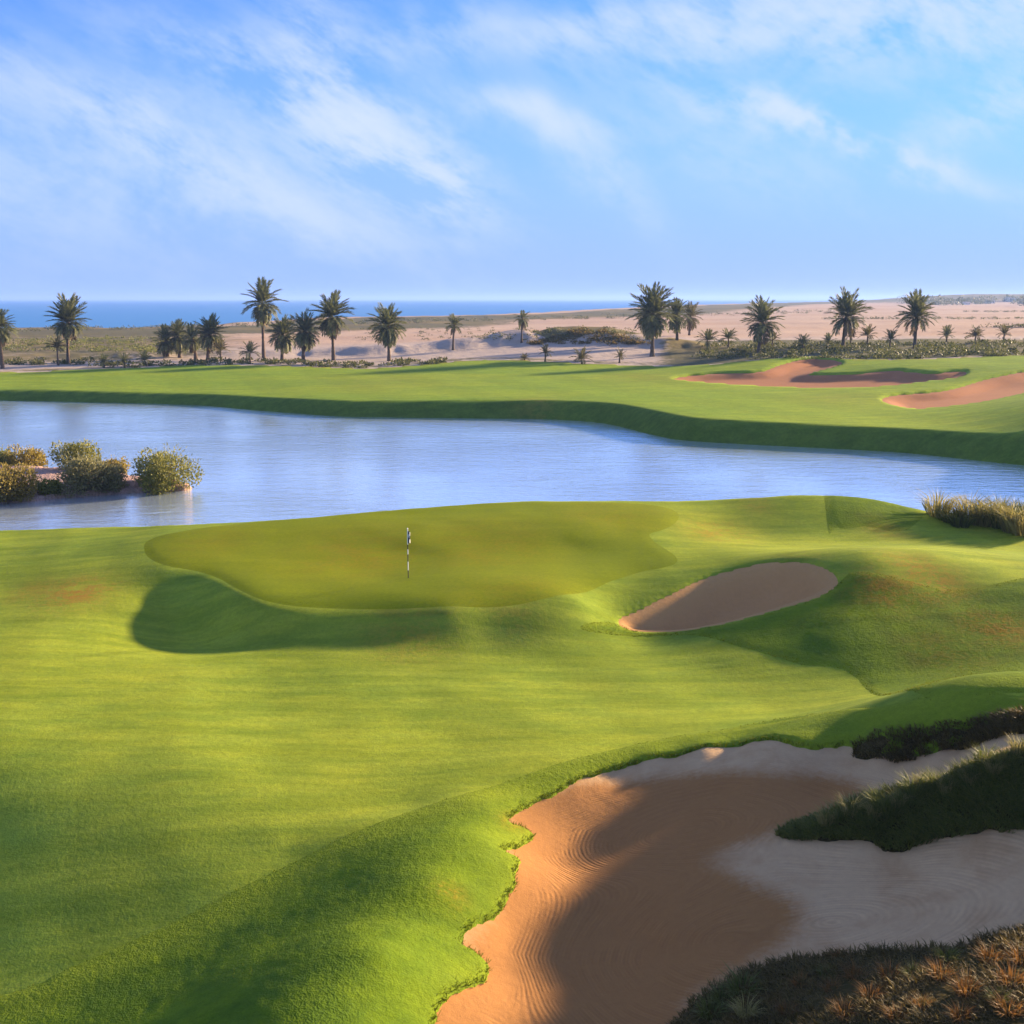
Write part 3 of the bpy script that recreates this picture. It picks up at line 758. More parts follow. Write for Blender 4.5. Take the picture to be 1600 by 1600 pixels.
# ---------------------------------------------------------------- plant materials
def leaf_material(name, c_a, c_b, trans=0.3, rough=0.6, spec=0.25, objvar=0.25):
    """two tones blended by the per-leaf attribute `tone`, with a little difference from plant to plant"""
    m, N = material(name)
    t = N.attr('tone').outputs['Fac']
    col = N.mix(t, c_a, c_b)
    r = N.n('ShaderNodeObjectInfo').outputs['Random']
    k = N.m('ADD', 1 - objvar * 0.5, N.m('MULTIPLY', r, objvar))
    col = N.mix(1.0, col, N.n('ShaderNodeCombineColor', None, Red=k, Green=k, Blue=k).outputs[0], 'MULTIPLY')
    finish(N, col, rough, spec=spec, trans=(trans, col))
    return m


def bark_material(name, c_a, c_b, scale):
    m, N = material(name)
    tc = N.n('ShaderNodeTexCoord')
    n = N.noise(tc.outputs['Object'], scale, 4, 0.65)
    mp = N.n('ShaderNodeMapping', None, Vector=tc.outputs['Object'], Scale=(1.0, 1.0, 6.0))
    n2 = N.noise(mp.outputs[0], scale * 0.5, 3, 0.6)
    finish(N, N.mix(N.smooth(N.m('MULTIPLY', N.m('ADD', n, n2), 0.5), 0.35, 0.65), c_a, c_b), 0.9, n2, 0.8, 0.05, 0.1)
    return m


M_FROND = leaf_material('palm_frond', (0.085, 0.100, 0.032), (0.190, 0.190, 0.075), 0.3)
M_FROND_Y = leaf_material('palm_frond_yellowish', (0.110, 0.100, 0.030), (0.190, 0.160, 0.060), 0.3)
M_FROND_DRY = leaf_material('palm_frond_dry', (0.120, 0.085, 0.040), (0.190, 0.140, 0.070), 0.15)
M_TRUNK = bark_material('palm_bark', (0.085, 0.060, 0.042), (0.150, 0.110, 0.075), 4.0)
M_BUSH = leaf_material('bush_leaf_green', (0.160, 0.170, 0.028), (0.350, 0.325, 0.075), 0.35, objvar=0.2)
M_BUSH_Y = leaf_material('bush_leaf_gold', (0.190, 0.150, 0.026), (0.370, 0.285, 0.065), 0.35, objvar=0.2)
M_BUSH_G = leaf_material('bush_leaf_grey', (0.150, 0.145, 0.055), (0.290, 0.265, 0.110), 0.35, objvar=0.2)
M_SCRUBLEAF = leaf_material('scrub_leaf', (0.055, 0.070, 0.016), (0.150, 0.145, 0.035), 0.3)
M_STEM = bark_material('stem_bark', (0.10, 0.07, 0.045), (0.17, 0.13, 0.085), 6.0)
M_TUFT_RUST = leaf_material('tuft_rust', (0.150, 0.070, 0.016), (0.340, 0.170, 0.040), 0.35, objvar=0.35)
M_TUFT_GREEN = leaf_material('tuft_green', (0.075, 0.100, 0.016), (0.220, 0.210, 0.045), 0.35, objvar=0.3)
M_TUFT_PALE = leaf_material('tuft_pale', (0.200, 0.175, 0.045), (0.440, 0.370, 0.130), 0.4, objvar=0.3)
M_COVER = leaf_material('cover_leaf', (0.095, 0.120, 0.018), (0.260, 0.250, 0.048), 0.4)
M_COVER_D = leaf_material('cover_leaf_dark', (0.085, 0.066, 0.018), (0.230, 0.160, 0.038), 0.35)
M_BLADE = leaf_material('rough_blades', (0.085, 0.125, 0.008), (0.190, 0.195, 0.014), 0.3, rough=0.8, spec=0.08, objvar=0.0)


# ---------------------------------------------------------------- plant shapes
def tube(path, radii, sides=8):
    path = np.array(path, float); V, F = [], []
    n = len(path)
    for i in range(n):
        d = path[min(i + 1, n - 1)] - path[max(i - 1, 0)]
        d /= np.linalg.norm(d) + 1e-9
        a = np.cross(d, (0.3, 1, 0.1)); a /= np.linalg.norm(a) + 1e-9
        b = np.cross(d, a)
        for k in range(sides):
            t = 2 * math.pi * k / sides
            V.append(path[i] + radii[i] * (math.cos(t) * a + math.sin(t) * b))
    for i in range(n - 1):
        for k in range(sides):
            F.append((i * sides + k, i * sides + (k + 1) % sides, (i + 1) * sides + (k + 1) % sides, (i + 1) * sides + k))
    return np.array(V), np.array(F)


def frond_mesh(name, droop, n=17, leaf=0.26, seed=0, mat=None, rise=0.0):
    """a feather leaf of length 1 along +X: arched rachis and two rows of leaflets in a shallow V"""
    rg = np.random.default_rng(seed)
    V, F, T = [], [], []

    def pt(t):
        return np.array([t * (1 - 0.22 * droop * t), 0.0, rise * t - droop * 0.62 * t ** 2.1])
    for i in range(7):
        t = i / 6; p = pt(t); w = 0.016 * (1 - 0.8 * t)
        V += [p + (0, -w, 0), p + (0, w, 0)]; T += [0.9, 0.9]
    for i in range(6):
        F += [(2 * i, 2 * i + 1, 2 * i + 3), (2 * i, 2 * i + 3, 2 * i + 2)]
    for i in range(n):
        for sgn in (-1, 1):
            t = 0.13 + 0.87 * (i + 0.3 * rg.random()) / n
            p, d = pt(t), pt(min(t + 0.02, 1.02)) - pt(t - 0.02)
            d /= np.linalg.norm(d)
            L = leaf * (0.45 + 0.75 * math.sin(math.pi * (0.12 + 0.80 * t))) * rg.uniform(0.85, 1.15)
            fwd = 0.55 + 0.45 * t + rg.uniform(-0.1, 0.1)
            dirv = d * math.sin(fwd) + np.array([0, sgn * math.cos(fwd), 0.30 + rg.uniform(-0.15, 0.1)])
            dirv /= np.linalg.norm(dirv)
            w = 0.044
            b = len(V)
            tip = p + dirv * L + np.array([0, 0, -0.18 * L])
            mid = p + dirv * L * 0.5
            V += [p - d * w * 0.5, mid + d * w, tip, mid - d * w]
            tn = rg.uniform(0, 0.75)
            T += [tn, tn, tn + 0.2, tn]
            F += [(b, b + 1, b + 3), (b + 1, b + 2, b + 3)]
    me_o = mesh_obj(name, np.array(V), np.array(F), mat, smooth=False, attrs={'tone': np.array(T)})
    me = me_o.data
    bpy.data.objects.remove(me_o)
    return me


FRONDS = {}
for key, mt in (('g', M_FROND), ('y', M_FROND_Y), ('d', M_FROND_DRY)):
    FRONDS[key] = [frond_mesh('frond', d_, seed=i_, mat=mt, rise=r_) for i_, (d_, r_) in enumerate([(0.25, 0.0), (0.45, 0.05), (0.65, 0.10), (0.9, 0.15)])]


def trunk_mesh(h, r, lean, seed, boot=True):
    rg = np.random.default_rng(seed)
    n = max(6, int(h / 0.35))
    zs = np.linspace(-0.3, h, n)
    rad, path = [], []
    for i, z in enumerate(zs):
        f = max(z, 0) / max(h, 0.1)
        k = r * (1.25 - 0.45 * min(f * 3, 1)) * (1 + 0.10 * (i % 2) + rg.uniform(-0.04, 0.04))
        if boot and h - z < 1.3:
            k *= 1 + 0.75 * (1 - (h - z) / 1.3)
        rad.append(k); path.append((lean[0] * f * f, lean[1] * f * f, z))
    rad[-1] *= 0.55
    return tube(path, rad, 9)


def add_palm(name, u, vb, hub, top, hw, label, cat='palm tree', group=None, n=52, key='g', low=-38, dry=4, seed=0, r=0.30, hi=82, lean=0.6, stemless=False, wild=0.0):
    rg = np.random.default_rng(1000 + seed)
    x, y = hit_far(u, vb)
    z = float(H_far(np.array([x]), np.array([y]))[0])
    px = (y * math.cos(PITCH) + (CAM_H - z) * math.sin(PITCH)) / 1800.0
    h = max((vb - hub) * px, 0.25)
    Lh, Lv = hw * px * 1.08, (hub - top) * px * 1.08
    t = empty(name, (x, y, z - 0.05), rg.uniform(0, 6.28))
    tag(t, label, cat, group)
    la = (rg.uniform(-lean, lean), rg.uniform(-lean, lean))
    V, F = trunk_mesh(h, r, la, seed, boot=not stemless)
    mesh_obj('trunk', V, F, M_TRUNK, t)
    for i in range(n + dry):
        isdry = i >= n
        f = i / max(n - 1, 1)
        el = math.radians(hi - (hi - low) * f ** 0.85) + rg.normal(0, 0.07 + wild)
        if isdry:
            el = math.radians(rg.uniform(low - 32, low - 8))
        az = i * 2.39996 + rg.normal(0, 0.15)
        c = abs(math.cos(el))
        L = math.hypot(Lh * c, Lv * math.sin(el)) * rg.uniform(0.86, 1.06)
        if el < 0:
            L = Lh * rg.uniform(0.72, 0.95)
        vi = min(3, int(f * 3.2 + rg.uniform(0, 0.9)))
        me = FRONDS['d' if isdry else key][3 if isdry else vi]
        o = bpy.data.objects.new('frond', me)
        COL.objects.link(o)
        o.parent = t
        zz = h - 0.10 - 0.35 * f * min(1.0, h / 3)
        o.location = (la[0], la[1], zz)
        o.rotation_euler = Euler((rg.normal(0, 0.18), -el, az), 'XYZ')
        o.scale = (L, L * rg.uniform(0.85, 1.1), L)
    return t


# tall date palms: foot u, foot v, hub v, crown top v, crown half width (photo pixels)
G1, G2 = 'date palms along the far side of the fairway', 'young palms in the waste sand'
palms = [
    (4, 576, 510, 482, 31, 'date palm cut by the left edge of the picture', dict()),
    (107, 569, 503, 462, 32, 'tall slender date palm standing alone near the left edge, small palm beside its foot', dict(low=-30)),
    (262, 557, 531, 506, 24, 'dark bushy palm at the left end of the dense left clump', dict(low=-50, n=34)),
    (281, 559, 524, 499, 27, 'dark full palm in the middle of the dense left clump', dict(low=-55, n=42)),
    (306, 561, 527, 503, 22, 'short dark palm squeezed between two others in the left clump', dict(low=-45, n=34)),
    (325, 562, 521, 492, 28, 'palm with upright crown at the right end of the dense left clump', dict(low=-30)),
    (412, 559, 474, 437, 36, 'tallest date palm of the left half, narrow trunk, drooping lower fronds', dict(low=-48, n=36)),
    (441, 563, 522, 494, 30, 'shorter palm just right of the tallest palm', dict(low=-42)),
    (474, 565, 516, 485, 32, 'dark palm with full crown left of the tall palm by the open sand', dict(low=-50, n=44)),
    (521, 563, 494, 455, 36, 'tall date palm with wide crown right of the dark full palm', dict(low=-38, n=42)),
    (608, 564, 508, 475, 34, 'date palm with round drooping crown standing alone left of the centre', dict(low=-58, n=48)),
    (708, 547, 507, 489, 17, 'small date palm with thin trunk alone on the pale sand near the centre', dict(low=-15, n=22, dry=1, r=0.22)),
    (815, 536, 496, 479, 17, 'scraggly thin palm with sparse crown beside the dark mound', dict(low=-45, n=17, dry=4, r=0.2, wild=0.2)),
    (1019, 557, 490, 441, 40, 'largest date palm, heavy drooping crown, right of the dark mound', dict(low=-55, n=54, r=0.36)),
    (1012, 530, 497, 472, 22, 'palm half hidden behind the largest date palm', dict(low=-40, n=30, r=0.26)),
    (1058, 531, 491, 463, 27, 'palm standing close behind the largest date palm on its right', dict(low=-45, n=36, r=0.28)),
    (1077, 524, 494, 471, 22, 'yellowish palm beside the pair right of the largest palm', dict(low=-40, n=28, key='y', r=0.26)),
    (1185, 556, 503, 464, 35, 'date palm with spreading arched fronds left of the far bunkers', dict(low=-35, n=38, r=0.32)),
    (1317, 542, 495, 451, 33, 'date palm with thick top of trunk behind the far bunkers', dict(low=-22, n=36, r=0.33)),
    (1429, 544, 495, 455, 32, 'rightmost tall date palm with fan of upright fronds', dict(low=-8, n=32, r=0.33, dry=6)),
]
for i, (u, vb, hub, top, hw, lab, kw) in enumerate(palms):
    add_palm('date_palm', u, vb, hub, top, hw, lab, group=G1, seed=i, **kw)
young = [
    (91, 571, 541, 524, 20, 'low palm with short dark trunk beside the slender palm at left', 'y'),
    (163, 575, 566, 551, 15, 'first of three small stemless palms on pale sand at left', 'g'),
    (195, 574, 564, 548, 14, 'middle of three small stemless palms on pale sand at left', 'g'),
    (226, 571, 562, 547, 17, 'last of three small stemless palms on pale sand at left', 'g'),
    (345, 563, 545, 527, 17, 'young palm at the right foot of the dense left clump', 'y'),
    (391, 566, 550, 531, 19, 'young palm just left of the tallest palm of the left half', 'g'),
    (820, 564, 560, 550, 12, 'tiny palm sprouting at the edge of the turf below the scraggly palm', 'y'),
    (852, 565, 550, 536, 14, 'small young palm on grey sand below the dark mound', 'y'),
    (909, 570, 560, 540, 20, 'bushy stemless palm on grey sand below the dark mound', 'y'),
    (968, 567, 556, 542, 12, 'thin pale young palm left of the largest date palm', 'y'),
    (1106, 545, 531, 512, 24, 'bushy young palm in scrub right of the largest palm', 'g'),
    (1138, 543, 528, 511, 20, 'second bushy young palm in the scrub, left of the arched palm', 'g'),
    (1206, 545, 530, 516, 17, 'young palm just right of the arched date palm', 'y'),
    (1254, 548, 536, 520, 18, 'stemless young palm between the arched palm and the thick topped palm', 'g'),
    (1293, 546, 534, 519, 13, 'small young palm left of the thick topped palm', 'g'),
    (1329, 538, 525, 513, 13, 'young palm half behind the trunk of the thick topped palm', 'y'),
    (1355, 541, 523, 506, 17, 'young palm with short trunk right of the thick topped palm', 'y'),
    (1390, 545, 529, 511, 16, 'young palm left of the rightmost tall palm', 'g'),
    (1479, 534, 524, 507, 14, 'young palm right of the rightmost tall palm', 'g'),
    (1523, 537, 524, 506, 17, 'dry looking young palm between two others at the far right', 'y'),
    (1568, 534, 521, 505, 13, 'thin young palm nearest the right edge of the picture', 'y'),
]
for i, (u, vb, hub, top, hw, lab, key) in enumerate(young):
    add_palm('young_palm', u, vb, hub, top, hw, lab, group=G2, n=16, key=key, low=8, hi=80, dry=0, seed=50 + i, r=0.17, lean=0.1, stemless=True)


def leaf_cloud(n, lobes, size, rg, flat=0.0):
    """n small leaf quads on the shells of overlapping lobes [(cx,cy,cz,rx,ry,rz)]"""
    lob = np.array(lobes)
    wt = lob[:, 3] * lob[:, 4]; wt /= wt.sum()
    k = rg.choice(len(lob), n, p=wt)
    d = rg.normal(size=(n, 3)); d /= np.linalg.norm(d, axis=1, keepdims=True)
    rad = rg.uniform(0.35, 1.08, n) ** 0.6
    c = lob[k, :3] + d * lob[k, 3:] * rad[:, None]
    c[:, 2] = np.abs(c[:, 2])
    up = d * 0.8 + rg.normal(size=(n, 3)) * 0.55 + np.array([0, 0, 0.5])
    up /= np.linalg.norm(up, axis=1, keepdims=True)
    sd = np.cross(up, rg.normal(size=(n, 3))); sd /= np.linalg.norm(sd, axis=1, keepdims=True)
    L = size * rg.uniform(0.6, 1.5, n)[:, None]
    W = L * 0.28
    V = np.stack([c, c + up * L * 0.5 + sd * W, c + up * L, c + up * L * 0.5 - sd * W], 1).reshape(-1, 3)
    F = np.arange(n * 4).reshape(n, 4)
    tone = np.clip(rg.uniform(0, 1, n) * 0.75 + 0.3 * (d[:, 2] * 0.5 + 0.5) * rg.random(n), 0, 1)
    return V, F, np.repeat(tone, 4)


def add_bush(name, x, y, z, w, h, mat, label, cat, group=None, n=2200, size=0.16, seed=0, parts=True):
    rg = np.random.default_rng(3000 + seed)
    t = empty(name, (x, y, z), rg.uniform(0, 6.28))
    tag(t, label, cat, group)
    lobes = [(0, 0, h * 0.45, w * 0.36, w * 0.36, h * 0.42)]
    for i in range(13):
        a, rr = rg.uniform(0, 6.28), w * rg.uniform(0.14, 0.31)
        s_ = w * rg.uniform(0.13, 0.22)
        lobes.append((rr * math.cos(a), rr * math.sin(a), h * rg.uniform(0.12, 0.68), s_, s_, s_ * rg.uniform(0.8, 1.3)))
    V, F, T = leaf_cloud(n, lobes, size, rg)
    # whip-like shoots that break the outline
    for i in range(int(n / 220)):
        a = rg.uniform(0, 6.28); e = rg.uniform(0.2, 1.4)
        d = np.array([math.cos(a) * math.cos(e), math.sin(a) * math.cos(e), math.sin(e)])
        base = np.array([d[0] * w * 0.36, d[1] * w * 0.36, h * 0.42 + d[2] * h * 0.42])
        m_ = 7
        c = base + d * np.linspace(0, h * 0.20, m_)[:, None] + rg.normal(size=(m_, 3)) * size * 0.25
        lv = d + rg.normal(size=(m_, 3)) * 0.6
        sd = np.cross(lv, rg.normal(size=(m_, 3))); sd /= np.linalg.norm(sd, axis=1, keepdims=True)
        V2 = np.stack([c, c + lv * size * 0.4 + sd * size * 0.2, c + lv * size * 0.8, c + lv * size * 0.4 - sd * size * 0.2], 1).reshape(-1, 3)
        F = np.vstack([F, np.arange(m_ * 4).reshape(m_, 4) + len(V)]); V = np.vstack([V, V2]); T = np.concatenate([T, np.full(m_ * 4, 0.85)])
    mesh_obj('foliage', V, F, mat, t, smooth=False, attrs={'tone': T})
    if parts:
        SV, SF, b = [], [], 0
        for i in range(7):
            a = rg.uniform(0, 6.28); rr = w * rg.uniform(0.1, 0.3)
            v_, f_ = tube([(0.05 * math.cos(a), 0.05 * math.sin(a), -0.2), (rr * 0.5 * math.cos(a), rr * 0.5 * math.sin(a), h * 0.3), (rr * math.cos(a), rr * math.sin(a), h * 0.7)], [0.05, 0.035, 0.012], 5)
            SV.append(v_); SF.append(f_ + b); b += len(v_)
        mesh_obj('stem', np.vstack(SV), np.vstack(SF), M_STEM, t)
    return t


# ---------------------------------------------------------------- spit with bushes in the lake
spit_poly = spline([unproject(u, v, WATER_Z) for (u, v) in [(-500, 800), (-200, 795), (0, 790), (60, 787), (110, 781), (190, 775), (250, 772), (305, 769), (318, 763), (300, 756), (240, 752), (200, 744), (100, 738), (0, 734), (-200, 732), (-500, 730)]], True, 4)
sx, sy = np.meshgrid(np.arange(-62, -18, 0.22), np.arange(70, 104, 0.22), indexing='ij')
ii = np.arange(sx.size).reshape(sx.shape)
sF = np.stack([ii[:-1, :-1], ii[1:, :-1], ii[1:, 1:], ii[:-1, 1:]], -1).reshape(-1, 4)
sx, sy = sx.ravel(), sy.ravel()
sd_ = sdf(spit_poly, sx, sy, 6)


def H_spit(x, y):
    d = sdf(spit_poly, x, y, 6)
    return WATER_Z + np.clip(1.0 * smoothstep(-d, -0.6, 2.4) - 0.22, -0.3, 1.2) + 0.10 * vnoise(x, y, 1.1, 61, 3)


def gravel_material():
    m, N = material('pinkish_gravel')
    pos = N.n('ShaderNodeNewGeometry').outputs['Position']
    n1, n2 = N.noise(pos, 1.2, 4, 0.6), N.noise(pos, 7.0, 3, 0.7)
    vor = N.n('ShaderNodeTexVoronoi', None, Vector=pos, Scale=5.0)
    col = N.mix(N.smooth(n1, 0.35, 0.65), (0.46, 0.30, 0.24), (0.30, 0.21, 0.17))
    col = N.mix(N.m('MULTIPLY', N.smooth(n2, 0.5, 0.7), 0.6), col, (0.16, 0.11, 0.09))
    finish(N, col, 0.95, N.m('ADD', vor.outputs[0], n2), 0.8, 0.12, 0.1)
    return m


o = sheet('gravel_spit', sx, sy, H_spit(sx, sy), sF, sd_ < 1.2, gravel_material())
tag(o, kind='structure')
bushes = [  # u, v foot, width px, height px, material, label
    (262, 771, 108, 70, M_BUSH, 'largest round green bush at the right tip of the spit in the lake', 3600),
    (128, 776, 95, 62, M_BUSH_G, 'greyish green bush leaning to the water in the middle of the spit', 2600),
    (172, 772, 62, 46, M_BUSH_G, 'small grey bush between the middle bush and the round green one', 1600),
    (20, 786, 95, 52, M_BUSH_Y, 'golden bush at the near left corner of the spit', 2600),
    (122, 748, 85, 42, M_BUSH, 'yellow green bush on the far side of the spit, mid height', 2000),
    (42, 738, 66, 38, M_BUSH_Y, 'round yellowish bush behind the gravel at the left', 1800),
    (4, 736, 50, 36, M_BUSH, 'green bush at the left edge on the far side of the spit', 1400),
    (180, 746, 58, 30, M_BUSH_Y, 'low orange tinted bush on the far side right of the gravel', 1300),
    (75, 778, 46, 26, M_COVER, 'low dark bush at the water below the gravel', 1000),
]
for i, (u, v, wpx, hpx, mt, lab, n_) in enumerate(bushes):
    x, y = unproject(u, v, WATER_Z + 0.1)
    y += wpx / 1800.0 * y * 0.28
    x *= (y / (y - wpx / 1800.0 * y * 0.28))
    k = y / 1800.0
    z = max(float(H_spit(np.array([x]), np.array([y]))[0]) - 0.1, WATER_Z)
    add_bush('bush', x, y, z, wpx * k * 1.05, (hpx * k) * 1.02, mt, lab, 'bush', 'bushes on the spit in the lake', int(n_ * 2.1), 0.17, i)


# ---------------------------------------------------------------- grass
def blades(P, n_each, height, spread, width, lean, rg, curve=0.4, segs=2, normal_up=True):
    """grass blades: n_each per root point of P (m,3); height (m,) -> verts, tris, tone"""
    m = len(P)
    N_ = m * n_each
    root = np.repeat(P, n_each, 0)
    h = np.repeat(np.broadcast_to(height, (m,)), n_each) * rg.uniform(0.55, 1.1, N_)
    a = rg.uniform(0, 2 * np.pi, N_)
    r = np.repeat(np.broadcast_to(spread, (m,)), n_each) * np.sqrt(rg.random(N_))
    out = np.stack([np.cos(a), np.sin(a), np.zeros(N_)], -1)
    base = root + out * r[:, None]
    ln = (lean * rg.uniform(0.2, 1.3, N_))[:, None]
    d0 = out * ln + np.array([0, 0, 1.0]); d0 /= np.linalg.norm(d0, axis=1, keepdims=True)
    b = rg.uniform(0, 2 * np.pi, N_)
    side = np.stack([np.cos(b), np.sin(b), np.zeros(N_)], -1) * (width * rg.uniform(0.7, 1.3, N_))[:, None]
    hh = h[:, None]
    tone0 = rg.uniform(0, 0.7, N_)
    if segs == 1:
        tip = base + d0 * hh
        V = np.stack([base - side, base + side, tip], 1).reshape(-1, 3)
        F = np.arange(N_ * 3).reshape(-1, 3)
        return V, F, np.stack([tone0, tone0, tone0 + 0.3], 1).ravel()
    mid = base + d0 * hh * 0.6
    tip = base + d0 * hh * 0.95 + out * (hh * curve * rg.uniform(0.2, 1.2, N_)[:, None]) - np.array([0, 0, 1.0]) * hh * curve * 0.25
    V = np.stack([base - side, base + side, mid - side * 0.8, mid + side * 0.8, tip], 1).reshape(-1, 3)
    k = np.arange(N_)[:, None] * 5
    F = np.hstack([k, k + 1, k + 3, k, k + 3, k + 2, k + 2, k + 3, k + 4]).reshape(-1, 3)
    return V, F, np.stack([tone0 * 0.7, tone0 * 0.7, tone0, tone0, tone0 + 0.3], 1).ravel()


def scatter(poly, n, rg, margin=0.0, extra=None):
    lo, hi = poly.min(0), poly.max(0)
    p = rg.uniform(lo, hi, (n, 2))
    s_ = sdf(poly, p[:, 0], p[:, 1])
    k = s_ < -margin
    return p[k]


def in_view(p, pad=0.06):
    b = p[:, 0] / p[:, 1]
    return (b > -0.46 - pad) & (b < 0.50 + pad)


def on_near(p, dz=0.0):
    return np.column_stack([p, H_near(p[:, 0], p[:, 1]) + dz])


def sand_sd(p):
    x, y = p[:, 0], p[:, 1]
    en = 0.10 * vnoise(x, y, 2.2, 21, 3) + 0.05 * vnoise(x, y, 7.0, 5, 2)
    s1 = np.maximum.reduce([sdf(BUNK1, x, y), -sdf(RIDGE, x, y), -sdf(LOWER, x, y)]) + en
    return np.minimum(s1, sdf(BUNK2, x, y) + 0.3 * en), np.minimum.reduce([sdf(RIDGE, x, y), sdf(LOWER, x, y), sdf(BANK, x, y)]) + en


rg = np.random.default_rng(99)
# short rough on the slope beside the big bunker and on the right-hand mound
parts = []
for poly, n, h in ((ROUGHS[2], 70000, 0.06), (ROUGHS[1], 60000, 0.085), (ROUGHS[0], 9000, 0.10)):
    p = scatter(poly, n, rg)
    p = p[in_view(p)]
    sa, sc = sand_sd(p)
    p = p[(sa > 0.02) & (sc > -0.15)]
    q = on_near(p, 0.05)
    hh = h * (0.75 + 0.5 * vnoise(p[:, 0], p[:, 1], 0.8, 12, 2))
    parts.append(blades(q, 4, hh, 0.06, 0.008, 0.8, rg, segs=1))
# ragged fringe along the bunker rims
p = scatter(BUNK1 + 0.0, 1, rg)
lo, hi = BUNK1.min(0) - 0.5, BUNK1.max(0) + 0.5
p = rg.uniform(lo, hi, (110000, 2)); p = p[in_view(p)]
sa, sc = sand_sd(p)
p = p[(sa > -0.03) & (sa < 0.16) & (sc > 0.1)]
parts.append(blades(on_near(p, 0.02), 5, 0.13, 0.05, 0.008, 0.9, rg))
V = np.vstack([q[0] for q in parts]); b, Fs = 0, []
for q in parts:
    Fs.append(q[1] + b); b += len(q[0])
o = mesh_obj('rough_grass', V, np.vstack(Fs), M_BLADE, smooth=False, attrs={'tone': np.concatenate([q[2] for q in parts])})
tag(o, 'short shaggy rough grass round the bunkers and on the right-hand mounds', 'grass', kind='stuff')


def cover(name, poly, n, each, h, w, mat, label, seed, lean=0.9):
    rg = np.random.default_rng(seed)
    p = scatter(poly, n, rg, -0.05)
    p = p[in_view(p, 0.12)]
    en = 0.10 * vnoise(p[:, 0], p[:, 1], 2.2, 21, 3) + 0.05 * vnoise(p[:, 0], p[:, 1], 7.0, 5, 2)
    p = p[sdf(poly, p[:, 0], p[:, 1]) + en < 0.03]
    hh = h * (0.7 + 0.6 * vnoise(p[:, 0], p[:, 1], 1.3, seed, 2) + 0.3 * rg.random(len(p)))
    V, F, T = blades(on_near(p, 0.02), each, np.maximum(hh, 0.05), 0.10, w, lean, rg)
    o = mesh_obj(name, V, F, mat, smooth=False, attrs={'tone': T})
    tag(o, label, 'ground cover', kind='stuff')


cover('dune_cover', RIDGE, 15000, 9, 0.30, 0.013, M_COVER, 'dark green low growth covering the dune ridge inside the big bunker', 5)
cover('dune_cover', LOWER, 16000, 8, 0.20, 0.012, M_COVER_D, 'dark brown heathery growth covering the mound in the lower right corner', 6)
cover('dune_cover', BANK, 10000, 9, 0.26, 0.013, M_COVER_D, 'dark brown scrub on the bank behind the big bunker at right', 7)


def tuft_mesh(name, n, h, spread, lean, width, mat, seed, seedheads=False):
    rg = np.random.default_rng(seed)
    V, F, T = blades(np.zeros((1, 3)), n, np.array([h]), spread, width, lean, rg, 0.45)
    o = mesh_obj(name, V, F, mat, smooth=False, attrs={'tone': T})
    me = o.data
    bpy.data.objects.remove(o)
    return me


TUFTS = {k: [tuft_mesh('grass_tuft', n, 1.0, sp, ln, wd, mt, sd + j) for j in range(3)] for k, n, sp, ln, wd, mt, sd in (
    ('rust', 140, 0.30, 0.85, 0.017, M_TUFT_RUST, 200), ('green', 170, 0.30, 0.6, 0.016, M_TUFT_GREEN, 210), ('pale', 150, 0.24, 0.45, 0.012, M_TUFT_PALE, 220))}


def put_tuft(u, v, hpx, kind, label, group, hit=hit_near, H=H_near, name='grass_tuft', wide=1.0):
    x, y = hit(u, v)
    z = float(H(np.array([x]), np.array([y]))[0])
    k = (y * math.cos(PITCH) + (CAM_H - z) * math.sin(PITCH)) / 1800.0
    o = bpy.data.objects.new(name, random.choice(TUFTS[kind]))
    COL.objects.link(o)
    o.location = (x, y, z)
    o.rotation_euler = (0, 0, random.uniform(0, 6.28))
    h = hpx * k
    o.scale = (h * wide, h * wide, h)
    tag(o, label, 'grass tuft', group)
    return o


g = 'tufts on the mound in the lower right corner'
ORD = ['first', 'second', 'third', 'fourth', 'fifth', 'sixth', 'seventh', 'eighth', 'ninth', 'tenth', 'eleventh', 'twelfth', 'thirteenth', 'fourteenth', 'fifteenth', 'sixteenth', 'seventeenth', 'eighteenth']
for q_, (u, v, h) in enumerate(sorted([(1335, 1535, 30), (1390, 1532, 30), (1470, 1535, 34), (1510, 1560, 40), (1300, 1555, 26), (1360, 1565, 28), (1580, 1545, 40), (1575, 1590, 34), (1440, 1580, 26), (1250, 1545, 26), (1545, 1508, 34), (1230, 1590, 28), (1320, 1592, 30), (1400, 1598, 28), (1500, 1598, 30), (1595, 1510, 34)])):
    put_tuft(u, v, h * 1.2, 'rust', 'rust orange grass tuft on the lower right mound, %s from the left' % ORD[q_], g, wide=0.8)
for q_, (u, v, h) in enumerate([(1290, 1530, 24), (1425, 1530, 28), (1480, 1505, 30), (1560, 1570, 30)]):
    put_tuft(u, v, h, 'green', 'olive green grass tuft among rust tufts on the lower right mound, %s from the left' % ORD[q_], g)
for (u, v, h, k, lab) in [(1160, 1555, 42, 'green', 'tall bright green tuft at the left end of the lower right mound'), (1165, 1592, 40, 'pale', 'pale straw tuft at the bottom left end of the lower right mound'),
                          (1110, 1592, 38, 'green', 'dark green tuft at the bunker edge, lowest left of the mound'), (1312, 1500, 22, 'rust', 'low orange tuft row on the crest of the lower right mound'),
                          (1130, 1572, 36, 'green', 'green tuft just above the lowest left tuft of the mound')]:
    put_tuft(u, v, h, k, lab, g, wide=1.1)
g = 'tall grass on the dune ridge in the big bunker'
